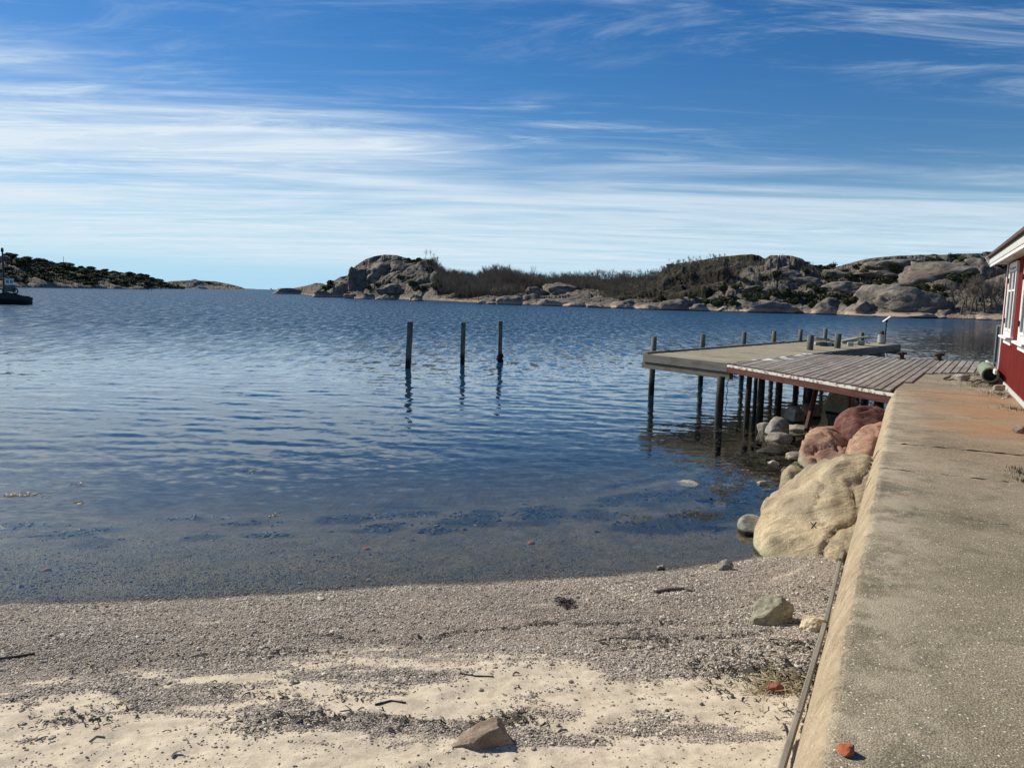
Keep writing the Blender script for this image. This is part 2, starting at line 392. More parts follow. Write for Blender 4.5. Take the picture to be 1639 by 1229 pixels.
# seaweed patches on the seabed
wp = [(615, 813, 60, 14), (740, 798, 60, 22), (775, 778, 70, 20), (865, 770, 60, 18), (870, 790, 80, 22), (945, 797, 60, 22), (1045, 833, 75, 18), (1010, 760, 90, 20),
      (1125, 828, 60, 20), (1180, 800, 90, 26), (1100, 770, 110, 20), (1230, 770, 70, 30), (130, 815, 70, 16), (170, 848, 50, 12), (430, 832, 50, 10), (300, 768, 60, 14), (395, 790, 50, 12),
      (1180, 740, 160, 34), (1230, 715, 120, 26), (1100, 705, 130, 22), (330, 835, 40, 9), (20, 790, 80, 14), (560, 775, 80, 14), (660, 765, 60, 12), (1240, 800, 70, 16), (700, 830, 40, 8), (1130, 690, 140, 20)]
WD = np.zeros_like(GZ); wn = fbm(GX[nn]*2.2, GY[nn]*1.6, o=4, s=61)
for x, y, w, h in wp:
    c = at(x, y, -0.15); e = at(x+w, y, -0.15); f_ = at(x, y-h, -0.15)
    rx, ry = max(0.12, abs(e[0]-c[0])), max(0.15, (f_[1]-c[1]))
    rx *= 0.62; ry *= 0.75; q = ((GX[nn]-c[0])/rx)**2+((GY[nn]-c[1])/ry)**2
    WD[nn] = np.maximum(WD[nn], sstep(2.0, 0.0, q*0.7+wn*2.2))
far_w = sstep(0.15, 0.5, fbm(GX*0.5, GY*0.35, o=3, s=66))*(dS < -6)*0.7
WD = np.maximum(WD, np.where(GY < 400, far_w, 0))

def mat_ground():
    m, t, b = newmat('beach_gravel_and_sand'); p = pos(t)
    sand, wrack, weed, wet = attr(t, 'sand'), attr(t, 'wrack'), attr(t, 'weed'), attr(t, 'wet')
    vc = voro(t, p, 75, out=1); hs = N(t, 'ShaderNodeSeparateColor'); L(t, vc, hs.inputs[0])
    vd = voro(t, p, 75); vc2 = voro(t, p, 150, out=1); hs2 = N(t, 'ShaderNodeSeparateColor'); L(t, vc2, hs2.inputs[0])
    g = ramp(t, hs.outputs[0], [(0.0, (0.08, 0.07, 0.055)), (0.25, (0.36, 0.31, 0.25)), (0.55, (0.54, 0.47, 0.38)), (0.85, (0.66, 0.60, 0.49)), (0.97, (0.68, 0.63, 0.56))])
    g2 = ramp(t, hs2.outputs[1], [(0.0, (0.07, 0.06, 0.05)), (0.5, (0.25, 0.19, 0.155)), (1.0, (0.62, 0.54, 0.44))])
    g = mixc(t, 0.5, g, g2)
    g = mixc(t, maprange(t, vd, 0.25, 0.65, 0, 0.75), g, (0.05, 0.04, 0.035))
    big = noise(t, p, 1.1, 4, 0.6)
    g = mixc(t, maprange(t, big, 0.4, 0.65, 0, 0.35), g, (0.46, 0.36, 0.275))
    ns = noise(t, p, 14, 6, 0.65); nf = noise(t, p, 220, 3, 0.7)
    s = ramp(t, ns, [(0.3, (0.42, 0.345, 0.255)), (0.5, (0.54, 0.455, 0.34)), (0.7, (0.61, 0.52, 0.40))])
    s = mixc(t, 0.45, s, ramp(t, nf, [(0.35, (0.25, 0.25, 0.25)), (0.5, (0.5, 0.5, 0.5)), (0.65, (0.8, 0.8, 0.8))]), 'OVERLAY')
    c = mixc(t, maprange(t, math_n(t, 'ADD', sand, math_n(t, 'MULTIPLY', math_n(t, 'SUBTRACT', ns, 0.5), 1.1)), 0.25, 0.75), g, s)
    wn_ = noise(t, p, 26, 6, 0.75)
    c = mixc(t, maprange(t, math_n(t, 'MULTIPLY', wrack, wn_), 0.30, 0.5, 0, 0.85), c, (0.045, 0.036, 0.028))
    c = mixc(t, math_n(t, 'MULTIPLY', wet, 0.52), c, (0.045, 0.036, 0.024))
    un = noise(t, p, 2.6, 5, 0.65)
    c = mixc(t, math_n(t, 'MULTIPLY', wet, maprange(t, un, 0.4, 0.65, 0, 0.55)), c, (0.05, 0.046, 0.032))
    c = mixc(t, math_n(t, 'MULTIPLY', weed, 0.92), c, (0.014, 0.014, 0.008))
    L(t, c, b.inputs['Base Color'])
    rg = mixc(t, wet, (0.9, 0.9, 0.9), (0.5, 0.5, 0.5)); L(t, rg, b.inputs['Roughness'])
    b.inputs['Specular IOR Level'].default_value = 0.2
    h = math_n(t, 'ADD', math_n(t, 'MULTIPLY', math_n(t, 'SUBTRACT', 0.6, vd), math_n(t, 'SUBTRACT', 1.0, sand)), math_n(t, 'MULTIPLY', nf, 0.10))
    h = math_n(t, 'ADD', h, math_n(t, 'MULTIPLY', ns, 0.8))
    bump(t, b, h, 0.9, 0.012); return m
wet = sstep(0.30, -0.04, dS + 0.06*np.sin(GX*3))
ground = grid_obj('ground', GX, GY, GZ, mat_ground(), dict(sand=SM, wrack=WM, weed=WD, wet=wet)); tag(ground, kind='structure')
def ground_z(x, y):
    i = int(np.clip(np.searchsorted(xs, x)-1, 0, len(xs)-2)); j = int(np.clip(np.searchsorted(ys, y)-1, 0, len(ys)-2))
    u = (x-xs[i])/(xs[i+1]-xs[i]); v = (y-ys[j])/(ys[j+1]-ys[j])
    return float(GZ[i, j]*(1-u)*(1-v)+GZ[i+1, j]*u*(1-v)+GZ[i, j+1]*(1-u)*v+GZ[i+1, j+1]*u*v)
def ground_zv(X, Y):
    i = np.clip(np.searchsorted(xs, X)-1, 0, len(xs)-2); j = np.clip(np.searchsorted(ys, Y)-1, 0, len(ys)-2)
    u = (X-xs[i])/(xs[i+1]-xs[i]); v = (Y-ys[j])/(ys[j+1]-ys[j])
    return GZ[i, j]*(1-u)*(1-v)+GZ[i+1, j]*u*(1-v)+GZ[i, j+1]*(1-u)*v+GZ[i+1, j+1]*u*v
def on_ground(x, y):
    z = 0.3
    for _ in range(6): p = at(x, y, z); z = ground_z(p[0], p[1])
    return np.array([p[0], p[1], z])

# ------------------------------------------------------------------ water
def mat_water():
    m = bpy.data.materials.new('sea_water'); m.use_nodes = True; t = m.node_tree; t.nodes.clear()
    o = N(t, 'ShaderNodeOutputMaterial'); ge = N(t, 'ShaderNodeNewGeometry')
    amp = attr(t, 'chop'); cal = attr(t, 'depth')
    def slope(scale, det, rough, k, off, sc3=(0.55, 1.0, 1)):
        mp = N(t, 'ShaderNodeMapping'); mp.inputs['Scale'].default_value = sc3; mp.inputs['Rotation'].default_value = (0, 0, R(-12)); mp.inputs['Location'].default_value = off
        L(t, ge.outputs['Position'], mp.inputs[0])
        c = noise(t, mp.outputs[0], scale, det, rough, 0.3, col=True)
        s = N(t, 'ShaderNodeVectorMath', operation='SUBTRACT'); L(t, c, s.inputs[0]); s.inputs[1].default_value = (0.5, 0.5, 0.5)
        u = N(t, 'ShaderNodeVectorMath', operation='MULTIPLY'); L(t, s.outputs[0], u.inputs[0]); u.inputs[1].default_value = (k*0.7, k, 0)
        return u.outputs[0]
    a1 = slope(2.4, 3, 0.55, 1.5, (0, 0, 0)); a2 = slope(1.0, 3, 0.65, 1.8, (5, 3, 0), (2.6, 0.5, 1))
    s = N(t, 'ShaderNodeVectorMath', operation='ADD'); L(t, a1, s.inputs[0]); L(t, a2, s.inputs[1])
    sc = N(t, 'ShaderNodeVectorMath', operation='SCALE'); L(t, s.outputs[0], sc.inputs[0])
    # gusts: broad patches of rougher and smoother water
    gmp = N(t, 'ShaderNodeMapping'); gmp.inputs['Scale'].default_value = (0.012, 0.03, 1); L(t, ge.outputs['Position'], gmp.inputs[0])
    gust = maprange(t, noise(t, gmp.outputs[0], 1.0, 4, 0.6), 0.3, 0.7, 0.75, 1.2)
    L(t, math_n(t, 'MULTIPLY', amp, gust), sc.inputs['Scale'])
    ad = N(t, 'ShaderNodeVectorMath', operation='ADD'); L(t, ge.outputs['Normal'], ad.inputs[0]); L(t, sc.outputs[0], ad.inputs[1])
    # small capillary ripple near the shore
    b_ = slope(9.0, 2, 0.5, 0.10, (0, 0, 0)); ad2 = N(t, 'ShaderNodeVectorMath', operation='ADD'); L(t, ad.outputs[0], ad2.inputs[0]); L(t, b_, ad2.inputs[1])
    nm = N(t, 'ShaderNodeVectorMath', operation='NORMALIZE'); L(t, ad2.outputs[0], nm.inputs[0])
    fm = N(t, 'ShaderNodeMapping'); fm.inputs['Scale'].default_value = (2.2, 0.45, 1); fm.inputs['Rotation'].default_value = (0, 0, R(-8)); L(t, ge.outputs['Position'], fm.inputs[0])
    facet = maprange(t, noise(t, fm.outputs[0], 1.0, 4, 0.7, 0.5), 0.32, 0.68, 0.15, 1.9, False)
    # Schlick reflectance, the same from above and from below so that the sun reaches the bottom
    dt = N(t, 'ShaderNodeVectorMath', operation='DOT_PRODUCT'); L(t, nm.outputs[0], dt.inputs[0]); L(t, ge.outputs['Incoming'], dt.inputs[1])
    fr = math_n(t, 'ADD', math_n(t, 'MULTIPLY', math_n(t, 'POWER', math_n(t, 'SUBTRACT', 1.0, math_n(t, 'MAXIMUM', math_n(t, 'ABSOLUTE', dt.outputs['Value']), math_n(t, 'MULTIPLY', math_n(t, 'MULTIPLY', amp, 0.62), facet)), clamp=True), 5.0), 0.98), 0.02)
    gl = N(t, 'ShaderNodeBsdfGlossy'); gl.inputs['Color'].default_value = (1, 1, 1, 1); L(t, nm.outputs[0], gl.inputs['Normal'])
    L(t, maprange(t, amp, 0.0, 0.42, 0.03, 0.20, False), gl.inputs['Roughness'])
    tr = N(t, 'ShaderNodeBsdfTransparent'); tr.inputs[0].default_value = (0.84, 0.84, 0.70, 1)
    df = N(t, 'ShaderNodeBsdfDiffuse'); df.inputs[0].default_value = (0.013, 0.050, 0.105, 1)
    mx = N(t, 'ShaderNodeMixShader'); L(t, cal, mx.inputs[0]); L(t, tr.outputs[0], mx.inputs[1]); L(t, df.outputs[0], mx.inputs[2])
    m2 = N(t, 'ShaderNodeMixShader'); L(t, fr, m2.inputs[0]); L(t, mx.outputs[0], m2.inputs[1]); L(t, gl.outputs[0], m2.inputs[2])
    L(t, m2.outputs[0], o.inputs['Surface'])
    return m
angs = np.radians(np.concatenate([np.linspace(-178, -52, 30), np.arange(-50, 50.01, 0.16), np.linspace(52, 178, 30)]))
rr = [2.5]
while rr[-1] < 95: rr.append(rr[-1]*1.0068)
while rr[-1] < 30000: rr.append(rr[-1]*1.12)
rr = np.array(rr)
A_, R_ = np.meshgrid(angs, rr, indexing='ij')
WX, WY = R_*np.sin(A_), R_*np.cos(A_)
wd = WY-shore_y(WX)                       # distance out from the shore
WZ = np.zeros_like(WX)
ok = (R_ < 95) & (np.abs(A_) < R(51)) & (wd > -1)
X, Y = WX[ok], WY[ok]
env = sstep(2.2, 9.0, wd[ok])*(0.35+0.65*sstep(4, 14, wd[ok])) + 0.06*sstep(0.0, 2.5, wd[ok])
shel = 1-0.6*np.exp(-(((X-6.0)/2.6)**2+((Y-14.0)/3.5)**2)); env = env*shel
rs = np.maximum(R_[ok]*0.0068*2.6, 0.30)   # shortest wave the mesh can carry here
Z = np.zeros_like(X)
r2 = np.random.default_rng(3)
for i in range(64):
    lam = 0.26*(1.9/0.26)**(i/63.0); k = 2*math.pi/lam
    th = R(78)+r2.normal(0, R(24)) if lam > 0.5 else R(80)+r2.normal(0, R(38))
    slope = 0.022*(1.0 if lam < 0.75 else 0.5)
    warp = 0.5*fbm(X*0.25+i, Y*0.25, o=1, s=i+100)*lam*1.6
    vis = sstep(0.8, 1.5, lam/rs)
    pch = 0.55+0.6*vn(X*0.22+i*3.1, Y*0.5, None, 300+i)
    Z += vis*pch*slope/k*np.sin(k*(X*math.cos(th)+Y*math.sin(th)+warp)+r2.uniform(0, 6.28))
WZ[ok] = Z*env*0.76
WZ = np.where((wd < 1.2), np.minimum(WZ, 0.004), WZ)
chop = sstep(7, 30, wd)*0.17 + sstep(18, 60, wd)*0.33
depth = sstep(3.5, 20.0, wd)*0.80 + sstep(14, 36, wd)*0.19
water = grid_obj('water', WX, WY, WZ, mat_water(), dict(chop=chop, depth=depth)); tag(water, kind='structure')

# ------------------------------------------------------------------ far land
def mat_land():
    m, t, b = newmat('granite_and_heath'); p = pos(t)
    rock, grass = attr(t, 'rock'), attr(t, 'grass')
    n1 = noise(t, p, 0.16, 7, 0.66, 0.6); n2 = noise(t, p, 1.1, 6, 0.7)
    st = noise(t, pos(t, sc3=(1, 1, 0.22)), 0.9, 6, 0.65, 0.5)
    g = ramp(t, n1, [(0.3, (0.11, 0.098, 0.082)), (0.5, (0.20, 0.175, 0.145)), (0.7, (0.30, 0.255, 0.21))])
    g = mixc(t, maprange(t, st, 0.48, 0.64, 0, 0.75), g, (0.045, 0.042, 0.038))
    g = mixc(t, maprange(t, n2, 0.5, 0.72, 0, 0.5), g, (0.21, 0.195, 0.16))
    v = ramp(t, n2, [(0.3, (0.035, 0.030, 0.020)), (0.5, (0.075, 0.062, 0.042)), (0.7, (0.12, 0.098, 0.066))])
    v = mixc(t, maprange(t, n1, 0.42, 0.58, 0, 0.8), v, (0.030, 0.033, 0.016))
    v = mixc(t, grass, v, (0.12, 0.095, 0.045))
    f = math_n(t, 'ADD', rock, math_n(t, 'MULTIPLY', math_n(t, 'SUBTRACT', n2, 0.5), 0.9))
    c = mixc(t, maprange(t, f, 0.4, 0.55), v, g)
    sz = N(t, 'ShaderNodeSeparateXYZ'); L(t, N(t, 'ShaderNodeNewGeometry').outputs['Position'], sz.inputs[0])
    z = math_n(t, 'SUBTRACT', sz.outputs[2], math_n(t, 'MULTIPLY', n1, 1.6))
    c = mixc(t, maprange(t, z, -0.2, 0.5, 0.85, 0), c, mixc(t, n2, (0.30, 0.21, 0.155), (0.42, 0.34, 0.28)))
    c = mixc(t, maprange(t, sz.outputs[2], 0.12, 0.28, 1, 0), c, (0.03, 0.028, 0.02))
    L(t, c, b.inputs['Base Color']); setv(b, Roughness=0.92); b.inputs['Specular IOR Level'].default_value = 0.15
    h = math_n(t, 'ADD', math_n(t, 'MULTIPLY', n1, 2.0), math_n(t, 'ADD', math_n(t, 'MULTIPLY', n2, 0.35), math_n(t, 'MULTIPLY', st, 0.5)))
    bump(t, b, h, 1.0, 1.6); return m
M['land'] = mat_land()
TER = {}
def terrain(name, shore, sil, dfun, wfun, rockf, x0, x1, dxp=1.1, nt=150, amp=1.0, seed=0, sc=1.0, kind='structure', drop=None):
    xs_ = np.arange(x0, x1, dxp); 
    sx = [q[0] for q in (shore or [])]; sy = [q[1] for q in (shore or [])]
    az = np.array([az_of(x, 470) for x in xs_])
    D0 = np.interp(xs_, sx, sy) if dfun is None else np.array([dfun(x) for x in xs_])
    if dfun is None: D0 = np.array([np.hypot(*at(x, y, 0)[:2]) for x, y in zip(xs_, D0)])
    Wd = np.array([wfun(x) for x in xs_])
    T = np.array([tan_el(x, y) for x, y in zip(xs_, np.interp(xs_, [q[0] for q in sil], [q[1] for q in sil]))])
    if drop: T = T - np.array([drop(x) for x in xs_])
    t = np.concatenate([np.linspace(-0.04, 1.0, nt), np.linspace(1.02, 1.8, nt//4)])
    TT, XX = np.meshgrid(t, xs_, indexing='ij')[0].T, None
    TT = np.broadcast_to(t, (len(xs_), len(t))); RR = D0[:, None]+Wd[:, None]*TT; AZ = np.broadcast_to(az[:, None], RR.shape)
    X = RR*np.sin(AZ); Y = RR*np.cos(AZ)
    H = ((D0+Wd)*T+HC)[:, None]
    s1 = 26*sc
    f1, f2, cid = worley(X/s1*0.75+0.35*fbm(X/s1, Y/s1, o=2, s=seed), Y/s1*1.5+0.3*fbm(X/s1, Y/s1, o=2, s=seed+4), seed)
    g1, g2, cid2 = worley(X/(s1*.34)*0.8+0.3*fbm(X/9, Y/9, o=2, s=seed+2), Y/(s1*.34)*1.5, seed+11)
    h1_, h2_, cid3 = worley(X/(s1*.13)*0.8, Y/(s1*.13)*1.4, seed+17)
    dome = np.clip(f2-f1, 0, 0.6)/0.6; dome = dome**0.5
    dome2 = (np.clip(g2-g1, 0, 0.5)/0.5)**0.5; dome3 = (np.clip(h2_-h1_, 0, 0.5)/0.5)**0.5
    prof = 0.10*sstep(-0.02, 0.05, TT)+0.90*sstep(-0.25, 1.05, TT)*np.clip(TT*3, 0, 1)**0.6
    prof = np.where(TT > 1, 1-0.9*np.clip(TT-1, 0, 1), prof)
    ramp_ = np.clip(TT/0.12, 0, 1)
    h = H*prof
    lev = 0.22*H*(cid-0.5)*2*np.clip(TT*2.5, 0, 1)*(1-sstep(0.85, 1.0, TT)*0.7)
    h = h + amp*lev*0.75 + amp*(2.6*(dome-0.7)+1.3*(dome2-0.7)*1.0+(cid2-0.5)*2.2+0.55*(dome3-0.7)+(cid3-0.5)*0.8)*sc*np.minimum(H/12, 1.2)*ramp_
    h = h + 1.1*fbm(X/8, Y/8, o=3, s=seed+30)*ramp_*sc
    # first metres: a sloping bare shelf whose edge wanders
    wob = 0.5+0.5*fbm(X/6, Y/6, o=3, s=seed+40)
    shelf = np.clip(RR-D0[:, None]-wob*3.0*sc, -6, 30)
    h = np.minimum(h, np.where(shelf < 0, shelf*0.5, 0.15+shelf*(0.35+0.5*cid2))+0.0)
    h = np.where(TT < 0, np.minimum(h, TT*40-0.3), h)
    for _ in range(3):      # scale columns so that the skyline stands where it stands in the photograph
        e = ((h-HC)/RR); mx = e.max(1); 
        hm = (np.take_along_axis(h, e.argmax(1)[:, None], 1)[:, 0]); rm = np.take_along_axis(RR, e.argmax(1)[:, None], 1)[:, 0]
        k = np.clip((T*rm+HC)/np.maximum(hm, 0.2), 0.1, 6); k = np.convolve(np.pad(k, 2, 'edge'), np.ones(5)/5, 'valid') if _ < 2 else k
        h = np.where(h > 0, h*(1+(k[:, None]-1)*sstep(0, 0.3, TT)), h)
    gx = np.abs(np.gradient(h, axis=1)/np.gradient(RR, axis=1))
    rk = rockf(np.broadcast_to(xs_[:, None], TT.shape), TT, dome, dome2, cid, gx, X, Y, h)
    grass = 0*TT
    o = grid_obj(name, X, Y, h, M['land'], dict(rock=np.clip(rk, 0, 1), grass=grass)); tag(o, kind=kind)
    TER[name] = (xs_, t, X, Y, h, RR, az, D0, Wd, rk)
    return o

# centre and right: the rocky mainland across the sound
shore_m = [(440, 466.9), (475, 470.3), (500, 474), (529, 475.5), (573, 477), (606, 478), (660, 480.5), (689, 481.5), (759, 485), (843, 488.5), (938, 491.5), (1050, 496), (1150, 499), (1210, 501), (1265, 502), (1330, 504), (1380, 506.5), (1500, 510), (1600, 513), (1700, 516), (1900, 520)]
sil_m = [(440, 467), (450, 465.5), (470, 461), (490, 457), (505, 453), (515, 453), (522, 456), (528, 450), (535, 449), (545, 443), (556, 441), (560, 434), (570, 425), (585, 415), (600, 410), (615, 407.5), (635, 408.5), (650, 413), (660, 416), (672, 414), (690, 416), (700, 421), (706, 432), (720, 436), (745, 439), (757, 444), (770, 438), (790, 430), (797, 430), (808, 434), (830, 441), (850, 445), (870, 447), (900, 444), (940, 440), (980, 438), (1020, 436), (1050, 434), (1062, 428), (1080, 422), (1110, 418), (1150, 411), (1180, 408), (1200, 407), (1212, 409), (1220, 414), (1230, 408.5), (1262, 409), (1280, 414), (1290, 421), (1310, 428), (1330, 429), (1350, 423), (1380, 415), (1400, 412), (1430, 409.5), (1470, 408), (1500, 408), (1540, 406), (1580, 405), (1640, 402), (1720, 408), (1900, 430)]
def w_m(x): return float(np.interp(x, [440, 500, 560, 620, 700, 760, 900, 1050, 1200, 1330, 1400, 1900], [60, 60, 60, 75, 90, 110, 130, 140, 150, 140, 125, 120]))
def rock_m(xp, t, d1, d2, cid, gr, X, Y, h):
    n = fbm(X/14, Y/9, o=3, s=91)
    base = 0.62*d1+0.25*d2+0.45*n+0.16*np.clip(gr, 0, 2)
    # how bare each stretch of the slope is (photo columns, height fraction)
    bare = np.interp(xp, [440, 690, 715, 780, 870, 930, 1060, 1100, 1290, 1340, 1900], [0.35, 0.18, -0.6, -0.6, -0.45, -0.5, -0.5, -0.35, -0.12, 0.2, 0.2])
    bare = np.where((xp > 1050) & (xp < 1310), np.where(t > 0.84, 0.45, np.where(t < 0.5, bare+0.25*sstep(1120, 1250, xp), bare)), bare)
    bare = np.where((xp > 780) & (xp < 960) & (t < 0.35), 0.3, bare)
    bare = np.where(t < 0.11, np.where((xp > 705) & (xp < 765), -0.2, 0.9), bare)
    return base+bare-0.05
terrain('hill_slope', shore_m, sil_m, None, w_m, rock_m, 440, 1800, 1.0, 170, 1.0, 3, 1.0,
        drop=lambda x: float(np.interp(x, [700, 710, 760, 1050, 1062], [0, 0.009, 0.009, 0.006, 0])))
# left headland, then the second island and the faint low one
sil_a = [(-260, 412), (-60, 408), (0, 410), (12, 409), (30, 413), (55, 415), (75, 420), (100, 423), (120, 427), (150, 431), (175, 434.5), (200, 438), (230, 441.5), (245, 447), (258, 448), (264, 454), (275, 458), (290, 461.5)]
def rock_a(xp, t, d1, d2, cid, gr, X, Y, h): return 0.5*d1+0.25*d2+0.6*fbm(X/40, Y/40, o=3, s=7)-0.30+0.12*gr+np.where(t < 0.06, 0.4, 0)
terrain('headland', None, sil_a, lambda x: float(np.interp(x, [-260, 0, 120, 232, 236, 290], [640, 690, 790, 900, 1180, 1400])), lambda x: float(np.interp(x, [-260, 0, 230, 290], [420, 420, 240, 120])), rock_a, -260, 291, 1.4, 120, 0.9, 23, 2.2)
sil_b = [(255, 456), (262, 452), (275, 450), (290, 449.5), (305, 448.5), (312, 446.5), (320, 449), (345, 450.5), (365, 454), (385, 459), (395, 463.2)]
terrain('outer_island', None, sil_b, lambda x: 2250.0, lambda x: 380.0, lambda *a: rock_a(*a)+0.22, 255, 396, 1.0, 70, 0.8, 43, 4.0)
sil_c = [(380, 463), (395, 462), (408, 462.5), (418, 464.3)]
terrain('low_skerry', None, sil_c, lambda x: 3600.0, lambda x: 300.0, lambda *a: rock_a(*a)+0.25, 380, 419, 1.0, 40, 0.6, 53, 3.0)

def terr_hit(x, y, name='hill_slope'):
    xs_, t, X, Y, h, RR, az, D0, Wd, rk = TER[name]
    i = int(np.clip(round((x-xs_[0])/(xs_[1]-xs_[0])), 0, len(xs_)-1)); T = tan_el(x, y)
    e = (h[i]-HC)/RR[i]; ok_ = np.where((e >= T) & (RR[i] > D0[i]))[0]
    if len(ok_) == 0: j = int(e.argmax())
    else: j = int(ok_[0])
    return np.array([X[i, j], Y[i, j], h[i, j]]), RR[i, j]

# --- bare trees -------------------------------------------------
def mat_bark(name, c1, c2):
    m, t, b = newmat(name); n = noise(t, pos(t), 1.5, 3, 0.6); rn = N(t, 'ShaderNodeObjectInfo').outputs['Random']
    c = mixc(t, n, c1, c2); c = mixc(t, math_n(t, 'MULTIPLY', rn, 0.5), c, tuple(q*0.55 for q in c1)); L(t, c, b.inputs['Base Color']); setv(b, Roughness=0.9); b.inputs['Specular IOR Level'].default_value = 0.1; return m
M['bark'] = mat_bark('grey_bark', (0.14, 0.115, 0.09), (0.085, 0.07, 0.055))
M['twig'] = mat_bark('brown_twigs', (0.17, 0.14, 0.11), (0.25, 0.21, 0.165))
def bare_tree_mesh(seed, h, spread, trunk_h, levels=3, twig_n=3, lean=(0, 0), r0_=0.11, nst=1):
    q = random.Random(seed); tr = MB(); cr = MB()
    def seg(mb, a, b, ra, rb, n):
        a, b = Vector(a), Vector(b); d = (b-a).normalized(); u = d.cross(Vector((.3, .2, .9))).normalized(); w = d.cross(u)
        V = [a+(u*math.cos(6.283*k/n)+w*math.sin(6.283*k/n))*ra for k in range(n)]+[b+(u*math.cos(6.283*k/n)+w*math.sin(6.283*k/n))*rb for k in range(n)]
        mb.add(V, [(k, (k+1) % n, n+(k+1) % n, n+k) for k in range(n)])
    def grow(p, d, l, r, lev):
        n = 2; cur = p
        for i in range(n):
            d2 = (d+Vector((q.uniform(-.25, .25), q.uniform(-.25, .25), q.uniform(-.05, .2)))).normalized(); nx = cur+d2*(l/n)
            seg(cr if lev > 0 else tr, cur, nx, r*(1-.35*i/n), r*(1-.35*(i+1)/n), 3 if lev else 5); cur = nx; d = d2
            if lev < levels and (i > 0 or lev > 0 or q.random() < .7):
                for k in range(twig_n):
                    a = q.uniform(0, 6.283); el = q.uniform(.3, 1.15)
                    o_ = Vector((math.cos(a)*math.cos(el)*spread, math.sin(a)*math.cos(el)*spread, math.sin(el))) + d*0.6+Vector((lean[0], lean[1], 0))
                    grow(cur, o_.normalized(), l*q.uniform(.45, .75), r*.5, lev+1)
    for s in range(nst):
        b0 = Vector((q.uniform(-.3, .3), q.uniform(-.3, .3), -.3)) if nst > 1 else Vector((0, 0, -.3)); d0 = Vector((q.uniform(-.15, .15)+lean[0], q.uniform(-.15, .15)+lean[1], 1)).normalized()
        top = b0+d0*trunk_h; seg(tr, b0, top, r0_*1.2, r0_*.85, 6); grow(top, d0, h*0.36, r0_*.8, 0)
    return tr, cr
def join_two(name, tr, cr):
    V = tr.V+cr.V; k = len(tr.V); F = tr.F+[tuple(i+k for i in f) for f in cr.F]
    o = mesh_obj(name, V, F); o.data.materials.append(M['bark']); o.data.materials.append(M['twig'])
    o.data.polygons.foreach_set('material_index', [0]*len(tr.F)+[1]*len(cr.F)); return o
# right-hand grove under the cliff: trees of their own, with trunk and crown
gv = [(1541, 503, 8.5), (1556, 505, 7.5), (1566, 500, 9), (1579, 507, 9.5), (1590, 503, 8), (1600, 508, 9), (1531, 496, 6.5), (1548, 492, 6), (1572, 490, 7), (1612, 505, 8)]
grove_protos = []
for i, (x, y, hh) in enumerate(gv):
    p, r = terr_hit(x, y); p[2] -= 0.3
    root = empty('bare_tree', p, rnd.uniform(0, 6)); 
    if i < 4:
        tr, cr = bare_tree_mesh(50+i, hh*.8, 1.35, 1.6+0.3*i, 4, 3, r0_=0.20)
        a = tr.build('trunk', M['bark'], root); b = cr.build('crown', M['twig'], root); grove_protos.append((a, b, hh))
    else:
        a, b, h0 = grove_protos[i % 4]
        for s_ in (a, b): c = s_.copy(); COL.objects.link(c); c.parent = root
        root.scale = (hh/h0,)*3
    tag(root, 'bare spreading tree in the grove on the far shore beside the red boathouse corner', 'tree', 'leafless trees in the grove right of the cliff')
# wind-bent trees on the skyline, one by one
for i, (x, y, hh, lab) in enumerate([(1434, 409, 3.2, 'small wind-bent tree on the skyline, leftmost of the row on the right ridge'),
        (1459, 406, 3.0, 'low brown wind-swept bush on the skyline left of the broad one'), (1489, 406, 3.8, 'broadest leafless bush on the skyline of the right ridge'),
        (1513, 406, 3.6, 'small leaning tree standing alone on the skyline of the right ridge'), (1530, 406, 2.2, 'low round bush on the skyline right of the leaning tree'),
        (1576, 404, 4.4, 'dark little pine on the skyline just left of the white roof corner'), (1071, 424, 3.0, 'dark bush at the left foot of the middle hilltop'),
        (1288, 418, 4.5, 'leafless tree on the right shoulder of the middle hilltop'), (1302, 425, 3.5, 'small leafless tree in the dip right of the middle hilltop'), (1312, 428, 3.0, 'small dark shrub at the bottom of the dip in the ridge')]):
    xs_, t, X, Y, h, RR, az, D0, Wd, rk = TER['hill_slope']; k = int(round((x-xs_[0]))); j = int(((h[k]-HC)/RR[k]).argmax())
    root = empty('windswept_tree', (X[k, j], Y[k, j], h[k, j]), rnd.uniform(-.3, .3))
    tr, cr = bare_tree_mesh(80+i, hh*.62, 1.7 if i != 5 else 0.8, 0.12*hh, 3, 5, nst=4, lean=(0.65 if i in (0, 1, 3) else 0.05, 0), r0_=0.12)
    mt = M['twig']
    tr.build('trunk', M['bark'], root); c = cr.build('crown', mt, root)
    root.scale = (1.6, 1.3, .62); root.location.z -= .25*hh
    tag(root, lab, 'tree')
